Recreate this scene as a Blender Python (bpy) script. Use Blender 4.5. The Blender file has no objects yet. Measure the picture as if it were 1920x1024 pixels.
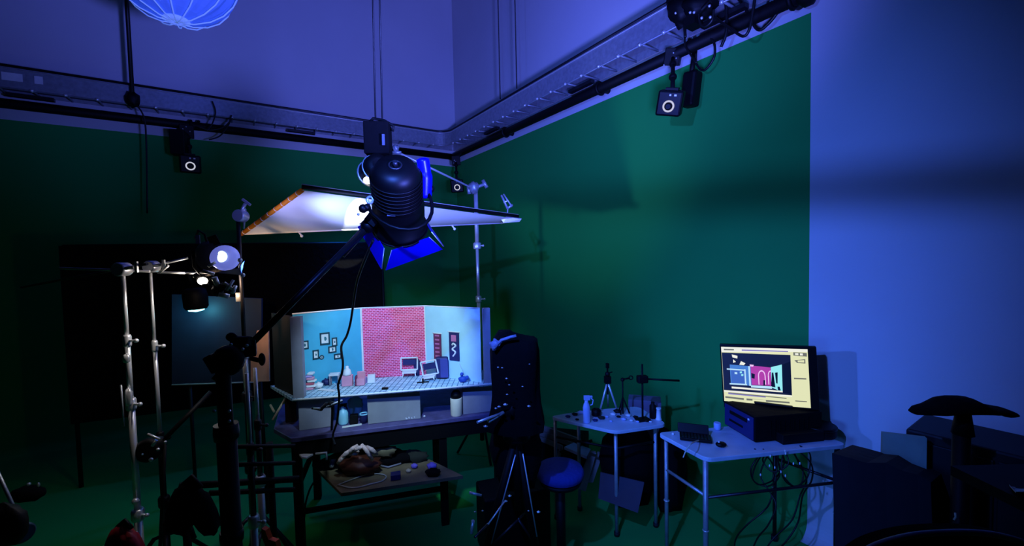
import bpy, math, random
from mathutils import Vector as V, Matrix
random.seed(7)
SC = bpy.context.scene
COL = SC.collection
PI = math.pi

# ------------------------------------------------------------------ camera
F = 796.0
CAMPOS = V((0, 0, 1.85))
_p, _r = math.radians(2.5), math.radians(1.3)
FW = V((0, math.cos(_p), -math.sin(_p)))
_u0 = V((0, math.sin(_p), math.cos(_p)))
RT = V((1, 0, 0)) * math.cos(_r) - _u0 * math.sin(_r)
UP = _u0 * math.cos(_r) + V((1, 0, 0)) * math.sin(_r)
cd = bpy.data.cameras.new('camera')
cam = bpy.data.objects.new('camera', cd)
COL.objects.link(cam)
cam.matrix_world = Matrix(((RT.x, UP.x, -FW.x, CAMPOS.x), (RT.y, UP.y, -FW.y, CAMPOS.y),
                           (RT.z, UP.z, -FW.z, CAMPOS.z), (0, 0, 0, 1)))
cd.sensor_width = 36.0
cd.lens = F / 1920 * 36.0
cd.clip_start = 0.05
SC.camera = cam

# survey helpers: a sight line from the camera meets a depth, or a level plane
def ray(x, y): return FW + RT * ((x - 960) / F) - UP * ((y - 512) / F)
def D(x, y, Y): d = ray(x, y); return CAMPOS + d * (Y / d.y)
def H(x, y, z): d = ray(x, y); return CAMPOS + d * ((z - CAMPOS.z) / d.z)

# ------------------------------------------------------------------ world, lights, exposure
w = bpy.data.worlds.new('world'); SC.world = w; w.use_nodes = True
w.node_tree.nodes['Background'].inputs[0].default_value = (.08, .12, 1, 1)
w.node_tree.nodes['Background'].inputs[1].default_value = 0.004
SC.view_settings.view_transform = 'Standard'
SC.view_settings.look = 'None'
SC.view_settings.gamma = 1
SC.view_settings.exposure = 0.0

def light(name, kind, loc, aim, color, power, **kw):
    d = bpy.data.lights.new(name, kind)
    o = bpy.data.objects.new(name, d); COL.objects.link(o)
    o.location = loc
    if aim is not None:
        o.rotation_euler = (V(aim) - V(loc)).to_track_quat('-Z', 'Y').to_euler()
    d.color = color; d.energy = power
    for k, v in kw.items(): setattr(d, k, v)
    return o
R = math.radians
KEY = V((-.42, .62, 2.50))
# corners of the silk frame (the lamps aim at it)
UL, LLp, LR, UR = D(566, 357, 2.35), D(453, 439, 2.75), D(940, 418, 3.30), D(972, 411, 3.10)
SILK_SPOT = UL*.7*.57+UR*.3*.57+LLp*.7*.43+LR*.3*.43
light('key_light', 'SPOT', KEY, (.95, 3.7, 1.7), (.056, .16, 1), 310, spot_size=R(100), spot_blend=1, shadow_soft_size=.022)
light('upper_wall_light', 'SPOT', (.4, .8, 1.95), (-.9, 5.0, 5.9), (.115, .155, 1), 900, spot_size=R(110), spot_blend=1, shadow_soft_size=.15)
light('upper_right_light', 'SPOT', (-1.3, 1.2, 3.1), (.9, 4.6, 5.4), (.10, .145, 1), 80, spot_size=R(70), spot_blend=1, shadow_soft_size=.1)  # added spot without a lamp, brightens the upper right wall
light('low_fill_light', 'SPOT', (-.15, .9, 1.05), (1.6, 2.9, .30), (.05, .2, 1), 75, spot_size=R(66), spot_blend=1, shadow_soft_size=.25)  # invented fill, lights the wall under the monitor desk
light('floor_glow', 'SPOT', (-1.5, 4.2, 2.3), (-2.1, 3.7, 0), (.01, .16, .95), 46, spot_size=R(105), spot_blend=1, shadow_soft_size=.1)
light('stage_light', 'SPOT', (-.60, 1.9, 1.90), (-.84, 2.9, 1.22), (.46, .74, 1), 68, spot_size=R(62), spot_blend=.5, shadow_soft_size=.05)
light('silk_beam', 'SPOT', D(690, 352, 2.1), SILK_SPOT, (.95, 1, .9), 330, spot_size=R(11), spot_blend=.05, shadow_soft_size=.01)
light('silk_wash', 'SPOT', D(440, 478, 2.1), (-.55, 3.0, 2.16), (.28, .38, 1), 95, spot_size=R(56), spot_blend=.8, shadow_soft_size=.05)
light('fresnel_beam', 'SPOT', D(440, 494, 2.14), (1.5, 3.0, 1.30), (.052, .16, 1), 215, spot_size=R(48), spot_blend=1, shadow_soft_size=.05)
light('bulb_beam', 'SPOT', D(390, 530, 2.2), (-1.62, 2.8, 1.75), (1, .62, .36), 11, spot_size=R(85), spot_blend=.6, shadow_soft_size=.02)
light('stand_rim_light', 'SPOT', D(378, 526, 2.22), (-2.05, 2.10, 1.15), (1, .93, .86), 11, spot_size=R(90), spot_blend=.5, shadow_soft_size=.02)
light('silk_fill', 'SPOT', D(440, 480, 2.1), (-1.2, 2.62, 2.15), (.42, .42, 1), 15, spot_size=R(58), spot_blend=.8, shadow_soft_size=.04)
light('warm_lamp_light', 'POINT', D(366, 520, 2.3), None, (1, .86, .74), 1.8, shadow_soft_size=.02)
light('cyan_lamp_light', 'POINT', D(372, 592, 3.12), None, (.12, .75, 1), 1.3, shadow_soft_size=.02)

# ------------------------------------------------------------------ materials
def lin(c):
    f = lambda s: s / 12.92 if s <= .04045 else ((s + .055) / 1.055) ** 2.4
    return tuple(f(x / 255) for x in c) + (1,)
MATS = {}
def mat(name, rgb, rough=.6, metal=0, emit=None, es=0, var=.12, vs=8, bump=0, bs=60, trans=0, spec=.5):
    if name in MATS: return MATS[name]
    m = bpy.data.materials.new(name); m.use_nodes = True
    nt = m.node_tree; b = nt.nodes['Principled BSDF']
    c = lin(rgb)
    tc = nt.nodes.new('ShaderNodeTexCoord')
    n = nt.nodes.new('ShaderNodeTexNoise'); n.inputs['Scale'].default_value = vs; n.inputs['Detail'].default_value = 4
    nt.links.new(tc.outputs['Object'], n.inputs['Vector'])
    r = nt.nodes.new('ShaderNodeValToRGB')
    r.color_ramp.elements[0].position = .3; r.color_ramp.elements[1].position = .7
    r.color_ramp.elements[0].color = tuple(x * (1 - var) for x in c[:3]) + (1,)
    r.color_ramp.elements[1].color = tuple(min(1, x * (1 + var)) for x in c[:3]) + (1,)
    nt.links.new(n.outputs['Fac'], r.inputs[0]); nt.links.new(r.outputs[0], b.inputs['Base Color'])
    b.inputs['Roughness'].default_value = rough; b.inputs['Metallic'].default_value = metal
    b.inputs['Specular IOR Level'].default_value = spec
    if emit:
        b.inputs['Emission Color'].default_value = lin(emit); b.inputs['Emission Strength'].default_value = es
    if bump:
        n2 = nt.nodes.new('ShaderNodeTexNoise'); n2.inputs['Scale'].default_value = bs
        nt.links.new(tc.outputs['Object'], n2.inputs['Vector'])
        bn = nt.nodes.new('ShaderNodeBump'); bn.inputs['Strength'].default_value = bump; bn.inputs['Distance'].default_value = .01
        nt.links.new(n2.outputs['Fac'], bn.inputs['Height']); nt.links.new(bn.outputs[0], b.inputs['Normal'])
    if trans:
        t = nt.nodes.new('ShaderNodeBsdfTranslucent'); nt.links.new(r.outputs[0], t.inputs['Color'])
        mx = nt.nodes.new('ShaderNodeMixShader'); mx.inputs[0].default_value = trans
        nt.links.new(b.outputs[0], mx.inputs[1]); nt.links.new(t.outputs[0], mx.inputs[2])
        nt.links.new(mx.outputs[0], nt.nodes['Material Output'].inputs['Surface'])
    MATS[name] = m
    return m
def glow(name, rgb, s=1.0):
    if name in MATS: return MATS[name]
    m = bpy.data.materials.new(name); m.use_nodes = True
    b = m.node_tree.nodes['Principled BSDF']
    b.inputs['Base Color'].default_value = (.01, .01, .01, 1); b.inputs['Roughness'].default_value = .5
    b.inputs['Emission Color'].default_value = lin(rgb); b.inputs['Emission Strength'].default_value = s
    MATS[name] = m
    return m
def brickmat():
    m = mat('miniature brick', (214, 70, 120))
    nt = m.node_tree; b = nt.nodes['Principled BSDF']
    tc = nt.nodes.new('ShaderNodeTexCoord')
    br = nt.nodes.new('ShaderNodeTexBrick')
    br.inputs['Color1'].default_value = lin((246, 62, 112)); br.inputs['Color2'].default_value = lin((205, 36, 88))
    br.inputs['Mortar'].default_value = lin((255, 150, 195)); br.inputs['Scale'].default_value = 1
    br.inputs['Brick Width'].default_value = .026; br.inputs['Row Height'].default_value = .0125
    br.inputs['Mortar Size'].default_value = .0022
    mp = nt.nodes.new('ShaderNodeMapping'); mp.inputs['Rotation'].default_value = (R(90), 0, 0)
    nt.links.new(tc.outputs['Object'], mp.inputs['Vector'])
    nt.links.new(mp.outputs[0], br.inputs['Vector']); nt.links.new(br.outputs[0], b.inputs['Base Color'])
    return m
def tilemat():
    m = mat('miniature tile floor', (190, 215, 225))
    nt = m.node_tree; b = nt.nodes['Principled BSDF']
    tc = nt.nodes.new('ShaderNodeTexCoord')
    br = nt.nodes.new('ShaderNodeTexBrick'); br.offset = 0
    br.inputs['Color1'].default_value = lin((205, 230, 238)); br.inputs['Color2'].default_value = lin((165, 205, 222))
    br.inputs['Mortar'].default_value = lin((60, 110, 140)); br.inputs['Scale'].default_value = 1
    br.inputs['Brick Width'].default_value = .035; br.inputs['Row Height'].default_value = .035
    br.inputs['Mortar Size'].default_value = .003
    nt.links.new(tc.outputs['Object'], br.inputs['Vector']); nt.links.new(br.outputs[0], b.inputs['Base Color'])
    return m

WHITEWALL = mat('white studio wall paint', (205, 205, 208), .85, var=.03, vs=1.5, bump=.05)
GREEN = mat('chroma green paint', (8, 154, 65), .8, var=.04, vs=1.2)
BLACKP = mat('black matte paint', (6, 6, 8), .6, spec=.22)
BLACKC = mat('black fabric', (10, 10, 12), .95, bump=.5, bs=25, spec=.1)
BLACKG = mat('black gloss plastic', (6, 6, 8), .45, spec=.2)
RUBBER = mat('black rubber', (12, 12, 12), .7)
CABLE = mat('black cable jacket', (9, 9, 11), .5)
CHROME = mat('chrome steel', (225, 225, 225), .35, .55, var=.05)
STEEL = mat('brushed galvanised steel', (165, 170, 176), .42, .5, var=.15, vs=30)
DSTEEL = mat('dark steel', (60, 60, 66), .4, .8)
SILK = mat('white diffusion silk', (235, 235, 235), .9, var=.03, vs=3, trans=.08)
ROPE = mat('orange edge webbing', (255, 150, 20), .7, trans=.4)
GEL = mat('blue gel', (20, 20, 205), .3, var=.1, trans=.6)
PLY = mat('pale plywood', (205, 190, 160), .75, var=.2, vs=14)
PLYD = mat('rough dark wood', (40, 28, 20), .8, var=.25, vs=14)
GREYB = mat('grey painted box', (140, 138, 150), .8, var=.12, vs=12)
TEAL = mat('teal miniature wall', (70, 175, 205), .8, var=.06, vs=10)
SKYW = mat('pale blue miniature wall', (175, 220, 235), .8, var=.05, vs=10)
BRICK = brickmat(); TILE = tilemat()
WHITE = mat('white plastic', (230, 230, 230), .45)
PAPER = mat('paper', (225, 225, 220), .8)
TOPL = mat('white laminate tabletop', (190, 200, 215), .35)
BLUESEAT = mat('dark blue upholstery', (20, 40, 120), .9, bump=.4)
RED = mat('red sandbag nylon', (150, 16, 34), .5, bump=.4, bs=20)
ORANGE = mat('orange strap', (240, 80, 20), .6)
PINK = mat('pink card', (220, 150, 175), .8)
PEACH = mat('peach foam board', (240, 190, 165), .8)
NAVY = mat('navy painted miniature', (26, 30, 90), .6)
GLOVE = mat('pale cotton', (235, 205, 190), .9, bump=.5)
BROWN = mat('brown leather', (80, 32, 16), .6)

# ------------------------------------------------------------------ mesh builder
def basis(ax):
    ax = ax.normalized()
    t = V((0, 0, 1)) if abs(ax.z) < .95 else V((1, 0, 0))
    a = ax.cross(t).normalized(); b = ax.cross(a).normalized()
    return a, b, ax
def rotz(a): return Matrix.Rotation(a, 3, 'Z')
class Mb:
    def __init__(s): s.v = []; s.f = []; s.m = []; s.s = []
    def add(s, vs, fs, mi=0, smooth=False):
        o = len(s.v); s.v += [V(p) for p in vs]
        for f in fs: s.f.append([o + i for i in f]); s.m.append(mi); s.s.append(smooth)
        return s
    def box(s, c, size, rot=None, mi=0):
        c = V(c); h = V(size) / 2
        vs = []
        for x, y, z in ((-1,-1,-1),(1,-1,-1),(1,1,-1),(-1,1,-1),(-1,-1,1),(1,-1,1),(1,1,1),(-1,1,1)):
            p = V((x*h.x, y*h.y, z*h.z))
            if rot is not None: p = rot @ p
            vs.append(c + p)
        return s.add(vs, ((3,2,1,0),(4,5,6,7),(0,1,5,4),(1,2,6,5),(2,3,7,6),(3,0,4,7)), mi)
    def prism(s, pts, vec, mi=0):
        n = len(pts); pts = [V(p) for p in pts]; vec = V(vec)
        nrm = V((0, 0, 0))
        for i in range(n): nrm += pts[i].cross(pts[(i+1) % n])
        if nrm.dot(vec) > 0: pts = pts[::-1]
        vs = pts + [p + vec for p in pts]
        fs = [list(range(n)), list(range(2*n-1, n-1, -1))] + [(i, i+n, (i+1) % n + n, (i+1) % n) for i in range(n)]
        return s.add(vs, fs, mi)
    def path(s, pts, r, n=10, mi=0, closed=False):
        pts = [V(p) for p in pts]; k = len(pts)
        rs = r if isinstance(r, (list, tuple)) else [r] * k
        vs = []; pa = None
        for i, p in enumerate(pts):
            if closed: d = pts[(i+1) % k] - pts[i-1]
            else: d = pts[min(i+1, k-1)] - pts[max(i-1, 0)]
            if d.length < 1e-9: d = V((0, 0, 1))
            d.normalize()
            if pa is None: a, b, _ = basis(d)
            else:
                a = (pa - d * pa.dot(d))
                a = a.normalized() if a.length > 1e-6 else basis(d)[0]
                b = d.cross(a)
            if pa is None: b = d.cross(a)
            pa = a
            for j in range(n):
                t = 2*PI*j/n
                vs.append(p + (a*math.cos(t) + b*math.sin(t)) * rs[i])
        fs = []
        for i in range(k if closed else k-1):
            i2 = (i+1) % k
            for j in range(n):
                fs.append((i*n+j, i*n+(j+1) % n, i2*n+(j+1) % n, i2*n+j))
        s.add(vs, fs, mi, True)
        if not closed:
            o = len(s.v) - len(vs)
            s.f.append([o+j for j in range(n)][::-1]); s.m.append(mi); s.s.append(False)
            s.f.append([o+(k-1)*n+j for j in range(n)]); s.m.append(mi); s.s.append(False)
        return s
    def tube(s, a, b, r, r2=None, n=14, mi=0): return s.path([a, b], [r, r if r2 is None else r2], n, mi)
    def lathe(s, c, ax, prof, n=24, mi=0, sx=1, sy=1):
        """prof: list of (radius, distance along axis)"""
        a, b, ax = basis(V(ax)); c = V(c); vs = []
        for r, h in prof:
            for j in range(n):
                t = 2*PI*j/n
                vs.append(c + ax*h + (a*math.cos(t)*sx + b*math.sin(t)*sy) * max(r, 1e-4))
        k = len(prof); fs = []
        for i in range(k-1):
            for j in range(n):
                fs.append((i*n+j, i*n+(j+1) % n, (i+1)*n+(j+1) % n, (i+1)*n+j))
        s.add(vs, fs, mi, True); o = len(s.v)-len(vs)
        s.f.append([o+j for j in range(n)][::-1]); s.m.append(mi); s.s.append(False)
        s.f.append([o+(k-1)*n+j for j in range(n)]); s.m.append(mi); s.s.append(False)
        return s
    def ball(s, c, r, sc=(1,1,1), n=14, mi=0, noise=0, rot=None):
        c = V(c); vs = []; fs = []; m = n//2+2
        for i in range(m+1):
            ph = PI*i/m
            for j in range(n):
                t = 2*PI*j/n
                d = V((math.sin(ph)*math.cos(t), math.sin(ph)*math.sin(t), math.cos(ph)))
                k = 1 + (noise*(math.sin(7*d.x+3*d.z)+math.sin(9*d.y+5*d.x+1)+.6*math.sin(13*d.z+7*d.y)) if noise else 0)
                p = V((d.x*sc[0], d.y*sc[1], d.z*sc[2]))*r*k
                if rot is not None: p = rot @ p
                vs.append(c+p)
        for i in range(m):
            for j in range(n):
                fs.append((i*n+j, (i+1)*n+j, (i+1)*n+(j+1) % n, i*n+(j+1) % n))
        return s.add(vs, fs, mi, True)
    def torus(s, c, ax, Rr, r, n=24, k=8, mi=0):
        a, b, _ = basis(V(ax))
        return s.path([V(c)+(a*math.cos(2*PI*i/n)+b*math.sin(2*PI*i/n))*Rr for i in range(n)], r, k, mi, True)

def link(name, mb, mats, org=V((0,0,0)), parent=None, bevel=0, sub=0):
    me = bpy.data.meshes.new(name)
    me.from_pydata([tuple(p - org) for p in mb.v], [], mb.f)
    if not isinstance(mats, (list, tuple)): mats = [mats]
    for m in mats: me.materials.append(m)
    me.polygons.foreach_set('material_index', mb.m); me.polygons.foreach_set('use_smooth', mb.s)
    me.update()
    o = bpy.data.objects.new(name, me); COL.objects.link(o)
    if parent is not None: o.parent = parent
    else: o.location = org
    if bevel:
        b = o.modifiers.new('bevel', 'BEVEL'); b.width = bevel; b.segments = 2; b.limit_method = 'ANGLE'
    if sub:
        b = o.modifiers.new('sub', 'SUBSURF'); b.levels = sub; b.render_levels = sub
    return o
class Thing:
    def __init__(s, name, label, cat, loc, group=None):
        s.o = bpy.data.objects.new(name, None); COL.objects.link(s.o)
        s.loc = V(loc); s.o.location = s.loc; s.o.empty_display_size = .05
        s.o['label'] = label; s.o['category'] = cat
        if group: s.o['group'] = group
    def part(s, name, mb, mats, parent=None, bevel=0, sub=0, label=None):
        o = link(name, mb, mats, s.loc, parent or s.o, bevel, sub)
        if label: o['label'] = label
        return o
def single(name, label, cat, mb, mats, group=None, bevel=0, sub=0, kind=None, org=None):
    if org is None:
        org = V((sum(p.x for p in mb.v)/len(mb.v), sum(p.y for p in mb.v)/len(mb.v), min(p.z for p in mb.v)))
    o = link(name, mb, mats, V(org), None, bevel, sub)
    o['label'] = label; o['category'] = cat
    if group: o['group'] = group
    if kind: o['kind'] = kind
    return o
def struct(name, mb, mats, **k):
    o = link(name, mb, mats, **k); o['kind'] = 'structure'; return o
def spline(pts, k=8):
    pts = [V(p) for p in pts]; out = []
    for i in range(len(pts)-1):
        p0 = pts[max(i-1, 0)]; p1 = pts[i]; p2 = pts[i+1]; p3 = pts[min(i+2, len(pts)-1)]
        for j in range(k):
            t = j/k
            out.append(.5*((2*p1)+(p2-p0)*t+(2*p0-5*p1+4*p2-p3)*t*t+(3*p1-p0-3*p2+p3)*t**3))
    out.append(pts[-1]); return out

# ------------------------------------------------------------------ room shell
K = D(855, 300, 6.7); GTOP = K.z; K = V((K.x, K.y, 0))
aR = math.radians(-33.7)
dR = V((-math.sin(aR), -math.cos(aR), 0)); dL = V((-math.cos(aR), math.sin(aR), 0))
def WL(t, off, z): return K + dL*t + dR*off + V((0, 0, z))     # left wall frame
def WR(t, off, z): return K + dR*t + dL*off + V((0, 0, z))     # right wall frame
def onR(px, py, off=0):                                         # sight line meets the right wall plane
    d = ray(px, py); o = CAMPOS - (K + dL*off); return CAMPOS - d*(o.dot(dL)/d.dot(dL))
def onL(px, py, off=0):
    d = ray(px, py); o = CAMPOS - (K + dR*off); return CAMPOS - d*(o.dot(dR)/d.dot(dR))
TEND = (onR(1521, 30) - K).dot(dR)
CEIL = 7.0
LL_, LR_ = 9.0, 11.0
cr = .10
def wallmesh(Wf, length, green_to, GTOP):
    mb = Mb()
    arc = [(cr - cr*math.sin(a), cr - cr*math.cos(a)) for a in [PI/2*i/8 for i in range(9)]]   # (off, z)
    prof = arc[::-1] + []
    prof = sorted(arc, key=lambda q: q[1])
    for (t0, t1, mi) in ((0, green_to, 0), (green_to, length, 1)):
        if t1 - t0 < .01: continue
        lv = [(0, cr), (0, GTOP)]
        for (o0, z0), (o1, z1) in zip(prof[:-1], prof[1:]):
            mb.add([Wf(t0, o0, z0), Wf(t1, o0, z0), Wf(t1, o1, z1), Wf(t0, o1, z1)], [(0,1,2,3)], mi, True)
        mb.add([Wf(t0, 0, cr), Wf(t1, 0, cr), Wf(t1, 0, GTOP), Wf(t0, 0, GTOP)], [(0,1,2,3)], mi)
    mb.add([Wf(0, 0, GTOP), Wf(length, 0, GTOP), Wf(length, 0, CEIL), Wf(0, 0, CEIL)], [(0,1,2,3)], 1)
    mb.add([Wf(0, -.15, 0), Wf(length, -.15, 0), Wf(length, -.15, CEIL), Wf(0, -.15, CEIL)], [(3,2,1,0)], 1)
    return mb
struct('wall_left', wallmesh(WL, LL_, LL_, 3.235), [GREEN, WHITEWALL])
struct('wall_right', wallmesh(WR, LR_, TEND, 3.285), [GREEN, WHITEWALL])
A, B, C_, D_ = WL(0,0,0), WR(LR_,0,0), WR(LR_,LL_,0), WL(LL_,0,0)
struct('floor', Mb().prism([A, B, C_, D_], (0,0,-.1)), GREEN)
struct('ceiling', Mb().prism([p+V((0,0,CEIL)) for p in (A,B,C_,D_)], (0,0,.1)), mat('dark ceiling paint', (30,30,34), .9))
struct('wall_back', Mb().prism([WR(LR_,0,0), WR(LR_,LL_,0), WR(LR_,LL_,CEIL), WR(LR_,0,CEIL)], dR*.1), mat('dark rear wall', (34,34,38), .9))
struct('wall_rear_left', Mb().prism([WL(LL_,0,0), WL(LL_,LR_,0), WL(LL_,LR_,CEIL), WL(LL_,0,CEIL)], dL*.1), mat('dark rear wall', (34,34,38), .9))

# ------------------------------------------------------------------ cable tray along both walls
TZ = 3.46
def trayline(off, z, rad):
    """left end -> rounded inside corner -> right end at a distance off both walls"""
    pts = [WL(8.5, off, z)]
    cx = off + rad
    for i in range(9):
        a = PI/2*i/8
        # corner rounding towards the room
        t = cx - rad*math.sin(a); o = cx - rad*math.cos(a)
        pts.append(K + dL*o_(t, o)[0] + dR*o_(t, o)[1] + V((0,0,z)))
    pts.append(WR(8.0, off, z)); return pts
def o_(t, o):  # on the left run: along = cx, off = off ; on the right run swapped
    return (t, o)
def ribbon(mb, pts, h, th, mi=0):
    """vertical strip following pts, height h, thickness th inward"""
    n = len(pts); vs = []
    for i, p in enumerate(pts):
        d = (pts[min(i+1, n-1)] - pts[max(i-1, 0)]).normalized(); s_ = V((d.y, -d.x, 0))
        vs += [p, p+V((0,0,h)), p+s_*th+V((0,0,h)), p+s_*th]
    fs = []
    for i in range(n-1):
        for j in range(4):
            fs.append((i*4+j, i*4+(j+1) % 4, (i+1)*4+(j+1) % 4, (i+1)*4+j))
    fs += [(3,2,1,0), ((n-1)*4, (n-1)*4+1, (n-1)*4+2, (n-1)*4+3)]
    return mb.add(vs, fs, mi)
near, far = trayline(.28, TZ, .18), trayline(.06, TZ, .04)
T = Thing('cable_tray', 'galvanised steel cable tray running round the corner above the black pipe', 'cable tray', WL(0, .3, TZ))
m = ribbon(Mb(), near, .19, .004)
T.part('side_rail', m, STEEL, label='side rail facing the room')
m = Mb()
m.path([p+V((0,0,.195)) for p in near], .014, 8)
T.part('top_lip', m, DSTEEL, label='dark rolled top lip')
m = Mb(); m.path([p+(p-q).normalized()*.012+V((0,0,.168)) for p, q in zip(near, far)], .0045, 6)
T.part('highlight_strip', m, CHROME)  # chrome strip added to draw the highlight along the rail
m = Mb(); m.path([p+V((0,0,-.004)) for p in near], .008, 8)
T.part('bottom_lip', m, STEEL)
T.part('side_rail', ribbon(Mb(), far, .19, .004), STEEL, label='side rail nearest the wall')
for Wf, tmax in ((WL, 8.4), (WR, 7.8)):
    m = Mb(); sm = Mb()
    t = .5
    while t < tmax:
        m.tube(Wf(t, .06, TZ+.006), Wf(t, .28, TZ+.006), .009, n=6)
        sm.ball(Wf(t, .29, TZ-.004), .016, n=8)
        t += .22
    T.part('rungs', m, STEEL)
    T.part('rung_ends', sm, CHROME)
for (Wf, t) in ((WL, 2.2), (WL, 4.5), (WR, 1.35), (WR, 3.0), (WR, 4.4)):
    T.part('bracket', Mb().box(Wf(t, .16, TZ-.03), (.05, .31, .03), rotz(math.atan2(dR.y, dR.x)+PI/2 if Wf is WR else math.atan2(dL.y, dL.x)+ (PI/2))), DSTEEL)
for i, (x0, x1) in enumerate(((2, 42), (64, 80))):
    p0, p1 = onL(x0, 134 + x0*.13, .285), onL(x1, 134 + x1*.13, .285)
    single('paper_label', ('wide white paper label on the cable tray at far left', 'small white paper label on the cable tray, right of the wide one')[i], 'label',
           Mb().prism([p0, p1, p1-V((0,0,.07)), p0-V((0,0,.07))], dR*.002), PAPER)
# cables lying in the tray
m = Mb()
for q in range(3):
    m.path(spline([WL(6.5-.9*i, 0.1+.05*q+random.uniform(-.02,.02), TZ+.03+random.uniform(0,.02)) for i in range(7)]), .011, 6)
single('tray_cable', 'grey cables lying in the tray on the left wall', 'cable', m, mat('grey cable', (50,52,60), .5), kind='stuff')
# black pipe
PZ = 3.357
POFF = .11
def corner_z(off):
    return K + dL*off + dR*off
T = Thing('lighting_pipe', 'long black steel pipe fixed along both walls above the green paint', 'pipe', K+V((0,0,PZ)))
T.part('pipe_run', Mb().tube(WL(8.6, POFF, PZ), WL(POFF-.05, POFF, PZ), .045), BLACKP, label='run along the left wall')
T.part('pipe_run', Mb().tube(WR(POFF-.05, POFF, PZ), WR(TEND+.02, POFF, PZ), .045), BLACKP, label='run along the right wall')
T.part('end_cap', Mb().lathe(WR(TEND+.0, POFF, PZ), dR, [(.06,-.02),(.075,0),(.075,.04),(.05,.06)]), BLACKP)
for Wf, t in ((WL, 1.2), (WL, 3.3), (WL, 5.4), (WR, 1.6), (WR, 3.2), (WR, TEND-.06)):
    b = Mb(); b.tube(Wf(t, 0.004, PZ), Wf(t, POFF, PZ), .03); b.torus(Wf(t, POFF, PZ), dL if Wf is WL else dR, .052, .014, 16, 6)
    T.part('wall_bracket', b, BLACKP)

# ------------------------------------------------------------------ hanging wires and the drop cable
for i, (x, y, off, lab) in enumerate(((704, 222, None, 'thin black suspension wire above the hanging lamp, left of the pair'),
                                      (717, 236, None, 'thin black suspension wire above the hanging lamp, right of the pair'),
                                      (938, 186, 1, 'thin steel wire dropping to the tray bracket right of the corner'),
                                      (969, 166, 1, 'pair-end steel wire right of the first one dropping to the right tray'))):
    if off is None:
        p = D(x, y, 2.05); q = V((p.x-.03, p.y, CEIL))
        q = D(x-5, 0, 2.05); q = p + (q-p)*3.2
        if q.z > CEIL: q = p + (q-p)*((CEIL-p.z)/(q.z-p.z))
        r_ = .004
    else:
        p = onR(x, y, .28); q = V((p.x, p.y, CEIL)); r_ = .007
    single('suspension_wire', lab, 'wire', Mb().tube(p, q, r_, n=6), CABLE, group='wires hanging from the ceiling')
p = onL(249, 190, .33); q = V((p.x, p.y, CEIL))
T = Thing('drop_cable', 'thick black cable dropping from the ceiling past the left wall tray', 'cable', p)
T.part('upper_run', Mb().tube(p, q, .018, n=8), CABLE)
T.part('strain_clamp', Mb().ball(p+V((0,0,.02)), .06, (1,1,1.3), noise=.08), BLACKP)
T.part('tail', Mb().path(spline([p, onL(268, 215, .33), onL(274, 260, .33), onL(276, 400, .33)]), .008, 6), CABLE)

# ------------------------------------------------------------------ motion-capture cameras on the pipe
def mocap(c, face, size, label, hang, roll=0):
    """c = centre of body, face = look direction, hang = point on the pipe"""
    face = V(face).normalized(); q = face.to_track_quat('Y', 'Z').to_matrix() @ Matrix.Rotation(roll, 3, 'Y')
    T = Thing('tracking_camera', label, 'camera', hang, 'tracking cameras clamped to the black pipe')
    s = size
    T.part('body', Mb().box(c, (s, s*.75, s), q), BLACKG, bevel=s*.08)
    f = V(c) + face*s*.38
    T.part('lens_ring', Mb().torus(f+face*.006 - q@V((0,0,s*.1)), face, s*.2, s*.036), glow('lens ring glow', (205, 205, 225), .9), label='pale glowing ring round the lens')
    T.part('lens', Mb().lathe(f - q@V((0,0,s*.1)), face, [(s*.14,0),(s*.14,.02),(s*.1,.025)]), BLACKG)
    T.part('status_lights', Mb().box(f+q@V((-s*.2, 0, s*.33)), (s*.09,.006,s*.07), q).box(f+q@V((0, 0, s*.33)), (s*.07,.006,s*.07), q), WHITE)
    top = V(c) + q@V((0, 0, s*.5))
    b = Mb(); b.box(top+V((0,0,s*.04)), (s*.5, s*.4, s*.12), q); b.tube(top, hang, s*.09); b.ball(top+(V(hang)-top)*.35, s*.17); b.ball(top+(V(hang)-top)*.72, s*.15)
    T.part('swivel_mount', b, BLACKP)
    b = Mb(); b.box(V(hang)+V((0,0,-.01)), (s*.7, s*.6, s*.75), q); b.tube(V(hang), V(hang)+q@V((-s*.6, 0, s*.62)), s*.05); b.ball(V(hang)+q@V((-s*.6, 0, s*.62)), s*.08)
    T.part('pipe_clamp', b, BLACKP, bevel=.006)
    b = Mb()
    for k in range(4): b.ball(V(hang)+face*s*.32+q@V((random.uniform(-.3,.3)*s,0,random.uniform(-.5,.3)*s)), s*.035, n=8)
    T.part('clamp_screws', b, CHROME)
    return T
cL = onL(357, 308, .34); mocap(cL, CAMPOS-cL, .185, 'black tracking camera with glowing ring on the left wall pipe', onL(350, 245, POFF))
b = Mb().box(onL(335, 268, .3), (.13, .12, .26), rotz(.4))
single('camera_power_box', 'black box strapped beside the left wall tracking camera', 'box', b, BLACKP, bevel=.008)
cR = onR(1257, 193, .42); mocap(cR, (CAMPOS+V((-.6,0,-.3)))-cR, .165, 'black tracking camera tilted below the right wall pipe', onR(1262, 104, POFF), roll=R(-14))
cC = V(D(857, 349, 6.0)); mocap(cC, CAMPOS-cC, .175, 'small tracking camera in the room corner under the pipe joint', D(855, 300, 6.25), roll=R(4))
b = Mb()
for i in range(4):
    q0 = (CAMPOS-cC).normalized().to_track_quat('Y','Z').to_matrix() @ Matrix.Rotation(R(4),3,'Y')
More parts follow.
